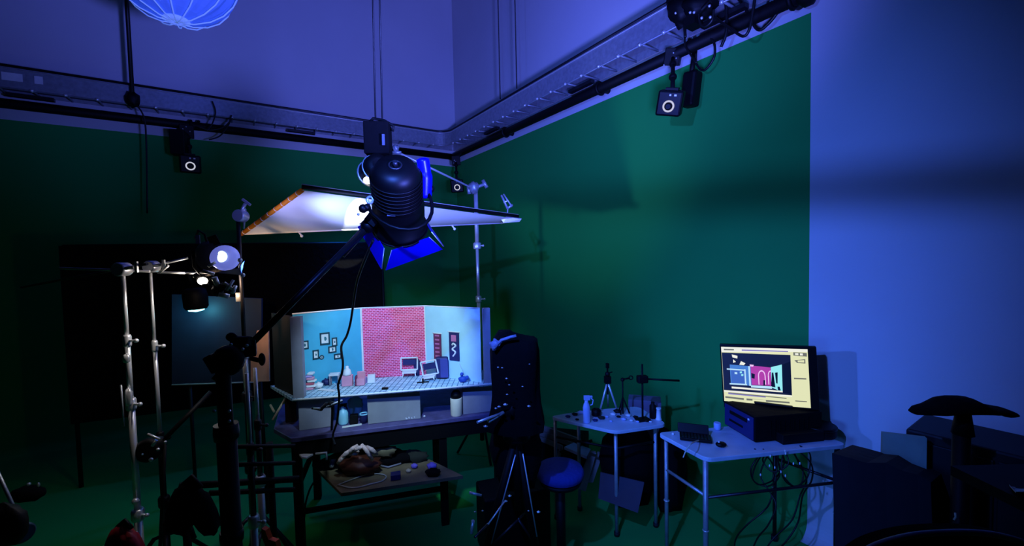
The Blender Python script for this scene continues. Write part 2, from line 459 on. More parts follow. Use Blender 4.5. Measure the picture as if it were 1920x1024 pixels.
# black box standing in for the tilted camera's shadow on the wall
T = Thing('camera_shadow_box', 'black rounded box standing in for the shadow of the tilted camera', 'shadow_shape', onR(1303, 90, POFF))
c = onR(1296, 168, .12); q = rotz(math.atan2(dR.y, dR.x)) @ Matrix.Rotation(R(8), 3, 'Y')
T.part('cabinet', Mb().box(c, (.11, .10, .25), q), BLACKP, bevel=.02)  # no real cabinet, only the shape of that shadow
T.part('mount_shadow', Mb().tube(c+V((0,0,.1)), onR(1303, 96, POFF-.03), .018), BLACKP)
# hardware cluster on the right tray
T = Thing('rigging_clamp', 'cluster of black clamps and cable knots on the tray, top right', 'clamp', onR(1290, 40, .4))
b = Mb(); c = onR(1285, 20, .42)
b.ball(c, .09, (1.2,1,1), noise=.15).ball(onR(1312, 14, .42), .08, (1.3,1,.8), noise=.15).ball(onR(1272, 8, .42), .07, noise=.2).box(onR(1300, 36, .42), (.1,.08,.1), rotz(.6))
T.part('clamp_body', b, BLACKP)
b = Mb().tube(onR(1262, 2, .45), onR(1272, 40, .45), .02).tube(onR(1300, 34, .45), onR(1332, 2, .45), .014)
T.part('clamp_arm', b, BLACKP)
b = Mb()
for _ in range(7): b.ball(onR(random.uniform(1262,1345), random.uniform(2,34), .5), .009, n=6)
T.part('bolt', b, CHROME)
for i, (pts, off, r_) in enumerate((([(1310,20),(1312,42),(1322,50),(1335,38),(1338,18)], .45, .008),
                              ([(1336,28),(1350,40),(1372,55),(1393,68),(1405,55),(1412,20),(1416,-8)], .3, .009),
                              ([(1358,-5),(1362,18),(1362,60),(1352,88)], .2, .010),
                              ([(1383,-5),(1400,20),(1420,55),(1440,45),(1462,18)], .1, .010),
                              ([(1305,100),(1306,120),(1320,132),(1338,110),(1340,85),(1332,70)], .14, .008),
                              ([(1286,50),(1284,80),(1290,95),(1306,118)], .2, .007),
                              ([(1283,45),(1285,70)], .3, .010))):
    single('hanging_cable', ('small black cable loop under the clamp cluster', 'long black cable swag crossing the right pipe', 'blue-grey cable falling straight behind the right pipe',
            'cable swag nearest the green wall end', 'cable loop dipping onto the green wall beside the speaker', 'thin cable running down behind the tilted camera', 'short cable stub left of the swags')[i], 'cable',
           Mb().path(spline([onR(x, y, off) for x, y in pts]), r_, 6), CABLE, group='cables drooping from the right tray')
for i, pts in enumerate(([(398,190),(404,210),(398,232),(388,246)], [(434,216),(428,235),(412,255),(392,262)], [(372,238),(395,244),(420,238),(436,222)])):
    single('hanging_cable', ('thin cable from the left tray down to its tracking camera', 'thin looping cable right of the left tracking camera', 'cable along the left pipe beside the tracking camera')[i], 'cable',
           Mb().path(spline([onL(x, y, .36) for x, y in pts]), .007, 6), CABLE, group='cables drooping from the left tray')

# ------------------------------------------------------------------ paper lantern at the top
LC = D(325, -66, 3.2)
T = Thing('paper_lantern', 'large pleated translucent paper lantern glowing blue at the top edge', 'lantern', LC)
rr = .40; vs = []; fs = []; n = 48; mm = 16
for i in range(mm+1):
    ph = PI*(.97*i/mm+.015)
    for j in range(n):
        k = rr*(1+.035*(1 if j % 2 else -1)*math.sin(ph))
        vs.append(LC+V((math.sin(ph)*math.cos(2*PI*j/n)*k, math.sin(ph)*math.sin(2*PI*j/n)*k, math.cos(ph)*rr)))
for i in range(mm):
    for j in range(n): fs.append((i*n+j, (i+1)*n+j, (i+1)*n+(j+1) % n, i*n+(j+1) % n))
T.part('shade', Mb().add(vs, fs), mat('blue lit rice paper', (150,180,240), .9, emit=(40,90,235), es=.32, trans=.3))
b = Mb()
for j in range(12):
    a = 2*PI*j/12
    b.path([LC+V((math.sin(PI*t)*math.cos(a), math.sin(PI*t)*math.sin(a), math.cos(PI*t)))*(rr*1.035) for t in [i/12 for i in range(13)]], .005, 6)
T.part('rib', b, mat('pale rib', (190,205,245), .8, emit=(110,150,255), es=.4))
T.part('bottom_cap', Mb().lathe(LC-V((0,0,rr*.955)), V((0,0,-1)), [(.075,0),(.085,.015),(.05,.03)]), mat('pale rib', (190,205,245)))

# ------------------------------------------------------------------ lamp builder
def lampmesh(T, c, aim, r, L, bodymat, doormat=None, lensmat=None, doors=1.0, roll=0, knob=True, flare=.5):
    """c = centre of the housing; aim direction; parts in T"""
    a, b_, ax = basis(V(aim)); c = V(c)
    if roll: a, b_ = a*math.cos(roll)+b_*math.sin(roll), b_*math.cos(roll)-a*math.sin(roll)
    bk, fr = c-ax*L/2, c+ax*L/2
    m = Mb().lathe(bk, ax, [(r*.35,0),(r*.7,L*.02),(r*.88,L*.12),(r*.92,L*.55),(r,L*.6),(r,L*.93),(r*1.08,L*.94),(r*1.08,L)], 28)
    for k in range(7):
        m.torus(bk+ax*L*(.16+.055*k), ax, r*.93, r*.03, 28, 5)
    hs = T.part('housing', m, bodymat)
    T.part('rear_dial', Mb().torus(bk-ax*.003, ax, r*.22, r*.035, 18, 6).lathe(bk, -ax, [(r*.1,0),(r*.08,.02)]), DSTEEL, hs)
    if lensmat: T.part('lens', Mb().lathe(fr-ax*.006, ax, [(r*.9,0),(r*.88,r*.06),(r*.6,r*.16),(r*.1,r*.2)], 28), lensmat)
    # yoke
    pts = []
    for i in range(13):
        t = PI*i/12
        pts.append(c + b_*(-1)*math.sin(t)*r*1.7*(-1 if b_.z > 0 else 1)*-1 + a*math.cos(t)*r*1.18)
    T.part('yoke', Mb().path(pts, r*.07, 8), bodymat)
    if knob:
        T.part('side_knob', Mb().tube(c+a*r*1.1, c+a*r*1.35, r*.14).ball(c+a*r*1.36, r*.17, n=10), bodymat)
        T.part('side_knob', Mb().tube(c-a*r*1.1, c-a*r*1.35, r*.14).ball(c-a*r*1.36, r*.17, n=10), bodymat)
    T.part('rating_plate', Mb().box(c+ax*L*.18-(V((0,1,0)))*r*1.02, (r*.3,.004,r*.75), Matrix.Rotation(.05,3,'Y')), mat('grey plate', (90,92,110), .4))
    if doormat:
        for k in range(4):
            u = a if k % 2 == 0 else b_; w_ = b_ if k % 2 == 0 else a
            sg = 1 if k < 2 else -1
            h0 = fr + u*sg*r*1.02; out = (ax*math.cos(flare)+u*sg*math.sin(flare))*r*1.15*doors
            wd = r*.8; we = r*1.25
            dd = T.part('barn_door', Mb().prism([h0-w_*wd, h0+w_*wd, h0+out+w_*we, h0+out-w_*we], u*sg*.003), doormat)
            T.part('door_rim', Mb().path([h0-w_*wd, h0+out-w_*we, h0+out+w_*we, h0+w_*wd], .0022, 6), CHROME, dd)
        T.part('door_frame', Mb().torus(fr+ax*.004, ax, r*1.08, r*.05, 28, 6), bodymat)
    return fr

# big lamp on the boom
BS = D(746, 372, 1.72)
aimS = V((-.70, 2.85, 1.15)) - BS
T = Thing('boom_spotlight', 'large black spotlight with blue-gelled barn doors at the boom end', 'spotlight', BS)
lampmesh(T, BS, aimS, .105, .33, BLACKG, GEL, glow('spot lens', (170, 200, 255), 1.5), doors=.62, roll=R(-24))
# upper rear hood flap in blue
T.part('gel_flap', Mb().path(spline([D(792,296,1.74), D(797,330,1.76), D(796,372,1.78)]), [.012]+[.026]*7+[.03]*8+[.012], 10), GEL)
# hanging lamp
HC = D(703, 318, 2.02)
T = Thing('hanging_spotlight', 'small black lamp hanging on two wires behind the boom spotlight, beam lit', 'spotlight', D(710, 235, 2.05))
b = Mb().box(D(709, 262, 2.05), (.115, .10, .15), rotz(.1)); T.part('ballast_box', b, BLACKC, bevel=.006)
T.part('hanger_bracket', Mb().path([D(684,238,2.05), D(700,222,2.05), D(720,226,2.05), D(738,236,2.05), D(736,246,2.05)], .007, 8), BLACKP)
T.part('side_plate', Mb().box(D(719, 262, 1.98), (.012,.006,.05), None), mat('grey plate', (90,92,110)))
ax = (D(640, 402, 2.62)-HC).normalized()
T.part('housing', Mb().lathe(HC-ax*.07, ax, [(.03,0),(.055,.01),(.062,.05),(.064,.12),(.058,.125)], 24), BLACKP)
T.part('rim', Mb().torus(HC+ax*.055, ax, .064, .006).torus(HC-ax*.02, ax, .062, .004), CHROME)
T.part('lens', Mb().lathe(HC+ax*.05, ax, [(.055,0),(.045,.01),(.01,.014)], 24), glow('hot lens', (255,255,250), 6))
T.part('reflector_lip', Mb().ball(D(692, 338, 1.99), .022, (1.2,1,.8)), glow('hot lens', (255,255,250), 6), label='white glowing edge')
# boom pole and its heavy stand
T = Thing('boom_stand', 'heavy black boom stand with thick column and boom rising right to spotlight', 'light stand', V((D(418, 690, 1.40).x, 1.40, 0)))
sx, sy = D(418, 690, 1.40).x, 1.40
zc = D(418, 690, 1.40).z
T.part('column', Mb().tube((sx,sy,.12), (sx,sy,zc-.2), .030).tube((sx,sy,zc-.2), (sx,sy,zc), .022), BLACKP)
T.part('collar', Mb().lathe((sx,sy,zc-.24), (0,0,1), [(.036,0),(.038,.02),(.036,.05)]), BLACKG)
T.part('collar', Mb().lathe((sx,sy,.9), (0,0,1), [(.034,0),(.036,.02),(.034,.04)]), BLACKG)
pv = D(462, 652, 1.48)
end = D(690, 424, 1.76)
T.part('boom_arm', Mb().tube(D(440, 676, 1.45), end, .0125, n=12).tube(D(640, 476, 1.70)+V((0,0,-.004)), D(684, 430, 1.755), .016), DSTEEL)
T.part('boom_clamp', Mb().box(pv, (.06,.05,.06), rotz(.5)).ball(D(428, 676, 1.42), .052, (1,.8,1)).box(D(404, 680, 1.40), (.03,.05,.06), Matrix.Rotation(-.5,3,'Y')).tube(D(436,640,1.46), D(470,640,1.46), .018), BLACKP, bevel=.004)
T.part('grip_knob', Mb().tube(D(470,672,1.46), D(486,676,1.46), .008).ball(D(491,674,1.46), .016, (.7,.7,1.4)), BLACKP)
T.part('grip_knob', Mb().tube(D(452,640,1.46), D(436,628,1.46), .008).ball(D(434,632,1.46), .016, (1.2,.7,1)), BLACKP)
T.part('lamp_head_joint', Mb().ball(end, .03).tube(end, D(715, 395, 1.74), .014).box(D(700, 412, 1.74), (.05,.04,.04), Matrix.Rotation(.7,3,'Y')), BLACKG)
T.part('joint_bolt', Mb().torus(D(694, 375, 1.66), V((0,-1,0)), .012, .005).ball(D(672, 402, 1.7), .006), CHROME)
T.part('tail_arm', Mb().tube(D(440, 676, 1.45), D(402, 714, 1.40), .0125), DSTEEL)
for k in range(3):
    a = 2*PI*k/3+.4
    T.part('leg', Mb().tube((sx,sy,.34), (sx+.45*math.cos(a), sy+.45*math.sin(a), .02), .014), BLACKP)
for x, y in ((433,646),(455,655),(402,771),(430,771),(430,790),(463,648)): T.part('bolt', Mb().ball(D(x, y, 1.36), .005, n=8), CHROME)
# cable from the lamp down in front of the stage
single('power_cable', 'wavy black cable hanging in front of the miniature set', 'cable',
       Mb().path(spline([D(700,450,1.8), D(672,520,1.95), D(662,575,2.1), D(657,606,2.2), D(650,630,2.25), D(640,650,2.25), D(643,680,2.25), D(641,700,2.28), D(634,722,2.3), D(636,745,2.32), D(632,790,2.4), H(628,812,.745)+V((0,-.03,0)), D(628,835,2.46)]), .0062, 8), CABLE)

# ------------------------------------------------------------------ silk bounce frame
UL, LLp, LR, UR = D(566, 357, 2.35), D(453, 439, 2.75), D(940, 418, 3.30), D(972, 411, 3.10)
T = Thing('diffusion_frame', 'slanted white silk bounce frame held above the miniature set', 'reflector', (UL+LLp+LR+UR)/4)
N = 12; vs = []
for i in range(N+1):
    for j in range(N+1):
        s_, t_ = i/N, j/N
        p = (UL*(1-s_)+UR*s_)*(1-t_)+(LLp*(1-s_)+LR*s_)*t_
        vs.append(p - V((0,0,.02*math.sin(PI*s_)*math.sin(PI*t_))))
fs = [(i*(N+1)+j, i*(N+1)+j+1, (i+1)*(N+1)+j+1, (i+1)*(N+1)+j) for i in range(N) for j in range(N)]
m = Mb().add(vs, fs, 0, True)
m.add([v+V((0,0,.002)) for v in vs], [f[::-1] for f in fs], 0, True)
T.part('silk', m, SILK)
T.part('frame_rail', Mb().tube(UL+V((0,0,.02)), UR+V((0,0,.02)), .012), BLACKP, label='black rail along the upper edge')
T.part('frame_rail', Mb().tube(UL+V((0,0,.032)), UR+V((0,0,.032)), .004), CHROME, label='bright line of the upper rail')
T.part('frame_rail', Mb().tube(LLp, LR, .007), WHITE, label='white lower rail')
T.part('frame_rail', Mb().tube(UR, LR, .010), CHROME)
T.part('edge_webbing', Mb().tube(UL+V((-.0,0,.0)), LLp+V((-.0,0,-.0)), .013), mat('orange edge webbing', (255,150,20), emit=(255,130,10), es=.0))
b = Mb()
for k in range(9):
    p = UL+(LLp-UL)*((k+.5)/9); b.torus(p, LLp-UL, .013, .002, 10, 5)
T.part('lacing', b, WHITE)
b = Mb()
for f in (.19, .45, .78): p = LLp+(LR-LLp)*f; b.tube(p, p+V((.02,0,-.03)), .006).ball(p+V((.02,0,-.03)), .010)
T.part('tie', b, WHITE)
T.part('corner_clip', Mb().prism([D(940,412,3.1), D(944,418,3.1), D(974,416,3.05), D(978,411,3.05), D(950,407,3.08)], (0,.01,.006)), CHROME)

# ------------------------------------------------------------------ light stands
def stand(px, ptop, pbot_lab, Y, label, secs, mats, top=None, group=None, legyaw=.3, name='light_stand', legz=.35, legs=.42):
    p = D(px, ptop, Y); x, y, zt = p.x, p.y, p.z
    T = Thing(name, label, 'light stand', (x, y, 0), group)
    # secs: list of (bottom fraction, radius)
    zs = [zt] + [zt*s_[0] for s_ in secs]
    for i, (fr_, r_) in enumerate(secs):
        T.part('tube_section', Mb().tube((x,y,zs[i+1]), (x,y,zs[i]), r_), mats[i % len(mats)])
        if i < len(secs)-1:
            co = T.part('collar', Mb().lathe((x,y,zs[i+1]-.03), (0,0,1), [(r_*1.7,0),(r_*1.9,.01),(r_*1.9,.05),(r_*1.5,.06)]), mats[(i+1) % len(mats)])
            T.part('knob', Mb().tube((x,y,zs[i+1]), (x+.05,y-.01,zs[i+1]), .006).ball((x+.055,y-.01,zs[i+1]), .011, n=8), mats[(i+1) % len(mats)], co)
    for k in range(3):
        a = legyaw+2*PI*k/3
        e = V((x+legs*math.cos(a), y+legs*math.sin(a), .012))
        T.part('leg', Mb().path([(x,y,legz), (x+.06*math.cos(a), y+.06*math.sin(a), legz-.02), e], .011, 8), mats[-1])
    return T, V((x,y,zt))
gS = 'light stands left of the set'
TA, pA = stand(230, 505, 0, 2.15, 'bright chrome stand furthest left, red sandbag at its foot', [(.80,.0095),(.62,.012),(.3,.015),(.06,.018)], [CHROME], group=gS)
TB, pB = stand(282, 512, 0, 2.28, 'slim chrome and black stand second from left', [(.78,.0075),(.5,.0095),(.3,.014),(.06,.018)], [CHROME, CHROME, BLACKP, BLACKP], group=gS, legyaw=1.2, legs=.3)
TC, pC = stand(446, 404, 0, 2.45, 'tall black stand holding the left corner of the silk frame', [(.62,.011),(.5,.015),(.3,.016),(.05,.018)], [DSTEEL, CHROME, DSTEEL], group=gS, legyaw=.1, legs=.3)
TD, pD = stand(478, 690, 0, 2.30, 'short chrome stand right of the thick boom column', [(.75,.010),(.5,.014),(.06,.018)], [CHROME, DSTEEL], group=gS, legyaw=.7, legs=.2)
TF, pF = stand(462, 700, 0, 2.0, 'short chrome stand immediately left of the peach board', [(.72,.009),(.45,.013),(.06,.016)], [CHROME, DSTEEL], group=gS, legyaw=2, legs=.2)
TE, pE = stand(892, 360, 0, 3.85, 'chrome stand rising behind the set to the silk frame, right end', [(.80,.019),(.6,.0145),(.3,.018),(.06,.02)], [CHROME, CHROME, CHROME, DSTEEL], legyaw=.9, legs=.24)
def griphead(T, p, s=1.0, m=CHROME, ang=0):
    r3 = Matrix.Rotation(ang, 3, 'Y')
    b = Mb().lathe(V(p)-V((0,.03,0))*s, (0,1,0), [(.028*s,0),(.032*s,.008),(.032*s,.05*s),(.028*s,.058*s)], 18)
    b.tube(V(p)+r3@V((0,-.02,0)), V(p)+r3@V((.07*s,-.02,.01)), .008*s).box(V(p)+r3@V((.08*s,-.02,.01)), (.012*s,.01,.05*s), r3)
    T.part('grip_head', b, m)
griphead(TA, pA, 1.1); griphead(TB, D(285, 500, 2.28), 1.0)
TA.part('cross_arm', Mb().tube(D(112,503,2.12), D(281,509,2.2), .0065, n=10), CHROME)
TA.part('cross_arm', Mb().tube(D(40,539,2.5), D(276,495,2.12), [.004,.0065][1], .0065, n=10), DSTEEL, label='thinner arm slanting down to the left')
TB.part('cross_arm', Mb().tube(D(291,498,2.26), D(352,484,2.3), .006, n=10), CHROME)
TB.part('cross_arm', Mb().tube(D(296,511,2.26), D(348,512,2.3), .006, n=10).tube(D(300,511,2.26), D(316,498,2.26), .006), CHROME)
TB.part('cross_arm', Mb().tube(D(348,512,2.3), D(402,512,2.3), .006, n=10), CHROME)
griphead(TC, D(452, 405, 2.45), 1.1, CHROME, -.9)
TC.part('frame_pin', Mb().tube(D(449,412,2.45), D(459,402,2.45), .006).tube(D(459,402,2.45), D(457,428,2.5), .006).ball(D(457,394,2.45), .014), CHROME)
TC.part('hose_clamp', Mb().lathe(D(449,565,2.45), (0,0,1), [(.018,0),(.018,.05)]), CHROME)
# head of the rear right stand
TE.part('grip_head', Mb().ball(D(888,352,3.78), .05, noise=.1).tube(D(876,358,3.78), D(912,344,3.78), .014).tube(D(905,338,3.78), D(913,352,3.78), .016).tube(D(878,350,3.78), D(880,364,3.78), .016), STEEL)
TE.part('cross_arm', Mb().tube(D(738,282,3.3), D(884,352,3.78), .009), CHROME, label='long bright arm slanting up left')
TE.part('arm_end', Mb().ball(D(742,278,3.3), .025, noise=.15).tube(D(735,286,3.3), D(752,286,3.3), .012), STEEL)
T = Thing('spring_clamp', 'small chrome clamp floating at the right tip of the silk frame', 'clamp', D(950, 405, 3.1))
T.part('jaw', Mb().tube(D(940,366,3.1), D(952,392,3.1), .008).tube(D(944,364,3.1), D(960,388,3.1), .006).tube(D(950,392,3.1), D(961,384,3.1), .008), STEEL)
T.part('pin', Mb().tube(D(944,380,3.1), D(953,376,3.1), .006).tube(D(952,392,3.1), D(951,408,3.1), .004), CHROME)
# clamps on stand B
T = Thing('black_clamp', 'round black clamp head on the second stand from left, knee height', 'clamp', D(283,842,2.2))
T.part('disc', Mb().lathe(D(280,843,2.18), (.2,-1,.1), [(.045,-.03),(.06,-.02),(.06,.02),(.045,.03)]).ball(D(297,832,2.2), .038), BLACKP)
T.part('handle', Mb().tube(D(277,814,2.12), D(300,824,2.12), .006).tube(D(286,836,2.12), D(293,825,2.12), .008), CHROME)
for x, y, r_ in ((296,843,.008),(283,862,.010),(267,852,.005),(310,829,.007)): T.part('bolt', Mb().ball(D(x,y,2.11), r_), CHROME)
TA.part('side_rod', Mb().tube(D(227,722,2.1), D(232,800,2.1), .004), STEEL)
TA.part('clamp_lump', Mb().ball(D(241,745,2.13), .022, (.8,.8,2.2), noise=.1).ball(D(254,940,2.13), .016).ball(D(237,672,2.13), .017, (1,1,1.4), noise=.1), CHROME)

# the big overhead key lamp stands just above the frame; its crossbar is added out of view to shade a soft band on the right wall
T = Thing('key_lamp', 'large black studio lamp above the camera pointing at the right wall', 'spotlight', KEY)
kax = (V((1.1, 3.6, 1.6))-KEY).normalized()
T.part('housing', Mb().lathe(KEY-kax*.34, kax, [(.05,0),(.12,.02),(.14,.10),(.14,.26)], 28), BLACKP)
P1, P2 = onR(1000, 385), onR(1990, 335)
T.part('shadow_bar', Mb().tube(KEY+(P1-KEY)*.085, KEY+(P2-KEY)*.13, .0125), BLACKP)
T.part('shadow_bar_arm', Mb().tube(KEY+(P2-KEY)*.13, KEY+(P2-KEY)*.13+V((.1,-.3,.3)), .01).tube(KEY+(P2-KEY)*.13+V((.1,-.3,.3)), KEY-kax*.2+V((.1,0,.14)), .01), BLACKP)
T.part('ceiling_pole', Mb().tube(KEY-kax*.2+V((0,0,.12)), V((KEY.x, KEY.y, CEIL)), .02), BLACKP)

# ------------------------------------------------------------------ left lamps
PW = D(398, 492, 2.3)
T = Thing('fresnel_lamp', 'black lamp with round bluish lens beside the tall black stand', 'spotlight', D(385, 512, 2.3))
c = D(398, 478, 2.3); ax = (V((.5,-.55,-.18))).normalized()
T.part('housing', Mb().lathe(c-ax*.1, ax, [(.03,0),(.055,.01),(.07,.05),(.075,.15),(.08,.17)], 24), BLACKP)
T.part('lens', Mb().lathe(D(424,486,2.22)-ax*.03, ax, [(.068,0),(.066,.015),(.045,.035),(.01,.042)], 28), mat('lens glass lit', (170,180,245), .15, emit=(120,130,235), es=.55), label='bluish glowing lens')
T.part('hot_spot', Mb().ball(D(414,481,2.20), .034, (1,.4,.9)), glow('filament', (235,255,250), 1.3))
T.part('barn_door', Mb().prism([D(404,512,2.2), D(452,516,2.15), D(458,490,2.15), D(446,504,2.2)], (0,.003,.003)), BLACKP)
T.part('barn_door', Mb().prism([D(396,462,2.25), D(414,458,2.2), D(404,440,2.2), D(388,446,2.25)], (0,.003,.003)), BLACKP)
T.part('top_handle', Mb().path([D(366,448,2.3), D(372,432,2.3), D(384,440,2.3), D(390,462,2.3)], .006, 8), BLACKP)
T.part('label_plate', Mb().box(D(371,449,2.27), (.022,.004,.045)), mat('grey plate', (90,92,110)))
T.part('yoke', Mb().path([D(362,470,2.3), D(364,500,2.3), D(380,520,2.3), D(400,512,2.3)], .009, 8), BLACKP)
for x, y in ((452,500),(455,516),(450,488)): T.part('side_knob', Mb().ball(D(x,y,2.2), .012), CHROME)
T = Thing('lamp_bracket', 'tangle of bright clamps and knuckles below the bluish lens', 'clamp', D(405, 530, 2.2))
b = Mb()
for (x, y, x2, y2, r_) in ((380,508,402,514,.009),(402,520,410,540,.013),(410,552,430,556,.012),(420,530,440,545,.008),(425,545,438,525,.007),(390,500,404,492,.007),(436,550,442,536,.009)):
    b.tube(D(x,y,2.16), D(x2,y2,2.18), r_)
T.part('knuckle', b, CHROME)
b = Mb().ball(D(408,545,2.18), .028, noise=.1).ball(D(400,528,2.2), .022, noise=.1).ball(D(418,538,2.17), .02, noise=.12).box(D(386,534,2.12), (.03,.012,.008))
T.part('clamp_body', b, BLACKP)
T = Thing('bare_bulb_lamp', 'small burning warm white lamp left of the bright clamps', 'lamp', D(378, 524, 2.24))
T.part('bulb', Mb().ball(D(380,527,2.24), .022, (1.1,1,.9), n=16), glow('warm bulb', (255, 240, 225), 9), label='burning warm white bulb')
T.part('socket', Mb().tube(D(366,516,2.26), D(374,523,2.25), .014), BLACKP)
T = Thing('snooted_lamp', 'black cylindrical lamp pointing down with cyan light at its mouth', 'lamp', D(366, 560, 3.05))
T.part('snoot', Mb().lathe(D(364,540,3.05), V((.06,0,-1)), [(.045,0),(.068,.012),(.077,.05),(.075,.135),(.062,.155)], 24), BLACKP)
T.part('mouth', Mb().lathe(D(368,579,3.05), V((.06,0,-1)), [(.052,0),(.045,.014),(.006,.022)], 20), glow('cyan mouth', (140, 240, 255), 6))
T.part('mount', Mb().tube(D(352,512,3.0), D(360,540,3.05), .012), BLACKP)

# ------------------------------------------------------------------ panels behind
def panel(name, label, cat, pts, th, m, edge=None, **k):
    return single(name, label, cat, Mb().prism(pts, th), m, **k)
# big black flag
f0, f1 = D(712, 455, 4.3), D(712, 700, 4.3)
b = Mb(); xl = D(250, 470, 3.9)
zt = f0.z; zb = .55
T = Thing('black_flag', 'huge black cloth screen standing between the set and the left wall', 'screen', V((D(500,600,4.1).x, 4.1, 0)))
P0 = V((f0.x, 4.3, zb)); P1 = V((D(110,470,3.4).x, 3.4, zb))
T.part('cloth', Mb().prism([P0, P1, V((P1.x,P1.y,zt)), V((P0.x,P0.y,zt))], (0,.02,0)), BLACKC)
for f in (0, .5, 1):
    p = P0.lerp(P1, f)+V((0,.05,0))
    T.part('post', Mb().tube((p.x,p.y,0), (p.x,p.y,zt), .015), BLACKP)
T.part('top_rail', Mb().tube(V((P0.x,P0.y+.03,zt)), V((P1.x,P1.y+.03,zt)), .012), BLACKP)
# grey-blue reflector panel behind the star
T = Thing('display_board', 'dark blue grey board catching cyan light behind the lamps', 'board', V((D(400,650,3.3).x, 3.3, 0)))
pts = [D(322,722,3.2), D(490,716,3.4), D(490,560,3.4), D(322,552,3.2)]
T.part('board', Mb().prism(pts, (0,.02,0)), mat('blue grey board', (44,50,74), .5))
T.part('lower_edge', Mb().tube(pts[0], pts[1], .006), mat('pale edge', (200,200,205)))
T.part('leg', Mb().tube(V((pts[0].x+.1,3.25,0)), V((pts[0].x+.1,3.25,pts[0].z)), .012), BLACKP)
T.part('leg', Mb().tube(V((pts[1].x-.1,3.4,0)), V((pts[1].x-.1,3.4,pts[1].z)), .012), BLACKP)
T = Thing('peach_board', 'peach coloured board standing just left of the set box', 'board', V((D(488,700,3.0).x, 3.0, 0)))
T.part('sheet', Mb().prism([D(470,716,3.0), D(505,715,3.0), D(503,618,3.0), D(482,620,3.0), D(470,660,3.0)], (0,.012,0)), PEACH)
T.part('support', Mb().tube(V((D(488,700,3.02).x,3.03,0)), D(488,715,3.03), .012), BLACKP)

# ------------------------------------------------------------------ work table and its miniature set
TH = .75
FL, FR_ = H(545, 822, TH), H(925, 775, TH)
u = (FR_-FL).normalized(); v = V((-u.y, u.x, 0)); U3 = V((0,0,1))
T = Thing('work_table', 'long black-framed work table carrying the miniature set', 'table', V((FL+u*.7+v*.35).xy.to_3d()))
LB = H(513, 804, TH)
top = [FL, FL+u*1.42, FL+u*1.42+v*.72, FL+v*.72-u*.15, LB+v*.1]
top = [FL, FL+u*1.42, FL+u*1.42+v*.72, FL+v*.70-u*.22, LB]
T.part('tabletop', Mb().prism(top, (0,0,-.03)), mat('worn purple-grey tabletop', (88,80,125), .45, var=.3, vs=18), bevel=.004)
yw = math.atan2(u.y, u.x)
T.part('apron', Mb().box(FL+u*.71+v*.03-U3*.085, (1.40,.03,.10), rotz(yw)), BLACKP)
T.part('apron', Mb().box(FL+u*.71+v*.67-U3*.085, (1.40,.03,.10), rotz(yw)), BLACKP)
for (a, b_) in ((.02,.05),(.93,.05),(.02,.66),(.93,.66),(1.38,.35)):
    p = FL+u*a+v*b_
    T.part('leg', Mb().box((p.x,p.y,(TH-.04)/2), (.05,.05,TH-.04), rotz(yw)), BLACKP)
for (a0, b0, a1, b1, z) in ((.02,.05,.93,.05,.25),(.02,.05,.02,.66,.42),(.93,.05,.93,.66,.30),(.02,.66,.93,.66,.5)):
    T.part('stretcher', Mb().tube(FL+u*a0+v*b0-U3*(TH-z), FL+u*a1+v*b1-U3*(TH-z), .02, n=4), BLACKP)
SZ = .46
q0, q1, q2, q3 = H(868, 890, SZ), H(650, 925, SZ), H(570, 855, SZ), H(790, 850, SZ)
sh = [FL+u*(-.02)+v*.12, FL+u*.98+v*.10, FL+u*1.0+v*.45, FL+u*.0+v*.5]
for p in sh: p.z = SZ
sh = [q1, q0, H(800,858,SZ), H(640,835,SZ)]
sh = [H(640,925,SZ), H(868,892,SZ), H(806,862,SZ), H(672,828,SZ), H(585,870,SZ)]
T.part('lower_shelf', Mb().prism(sh, (0,0,-.02)), mat('shelf plywood', (120,104,74), .8, var=.25), label='plywood lower shelf')
# set box
BZ, BT = .98, 1.49
def S(a, b_, z): p = FL0 + u*a + v*b_; return V((p.x, p.y, z))
FL0 = H(548, 748, BZ); FRs = H(925, 718, BZ)
SW = (FRs-FL0).length
u_save = u
u = (FRs-FL0).normalized(); v = V((-u.y, u.x, 0)); yw = math.atan2(u.y, u.x)
T = Thing('miniature_set', 'open-fronted miniature room set with teal, pink brick and pale blue walls', 'miniature set', S(SW/2, .2, BZ))
flr = [S(0,0,BZ), S(SW,0,BZ), S(SW+.02,.34,BZ), S(-.24,.34,BZ)]
T.part('floor_board', Mb().prism(flr, (0,0,-.018)), TILE)
T.part('front_edge', Mb().tube(S(0,0,BZ-.008), S(SW,0,BZ-.008), .007, n=6), mat('white edge tape', (235,240,245)))
T.part('post', Mb().box(S(.036,.03,(BZ+BT)/2), (.062,.05,BT-BZ), rotz(yw)), GREYB, label='left front post')
T.part('post', Mb().box(S(SW-.035,.03,(BZ+BT)/2), (.05,.05,BT-BZ), rotz(yw)), GREYB, label='right front post')
T.part('side_panel', Mb().prism([S(0,.05,BZ), S(-.2,.30,BZ), S(-.2,.30,BT), S(0,.05,BT)], u*.015), PLYD, label='dark wooden left side')
bL = H(682, 709, BZ); bR = H(800, 703, BZ); rR = H(903, 717, BZ)
tl = S(.085, .06, BZ)
def wallp(a, b_, th=.014): return [V((a.x,a.y,BZ)), V((b_.x,b_.y,BZ)), V((b_.x,b_.y,BT)), V((a.x,a.y,BT))]
T.part('teal_wall', Mb().prism(wallp(tl+v*.13-u*.12, bL), v*.014), TEAL)
o = T.part('brick_wall', Mb(), BRICK)
bpy.data.objects.remove(o)
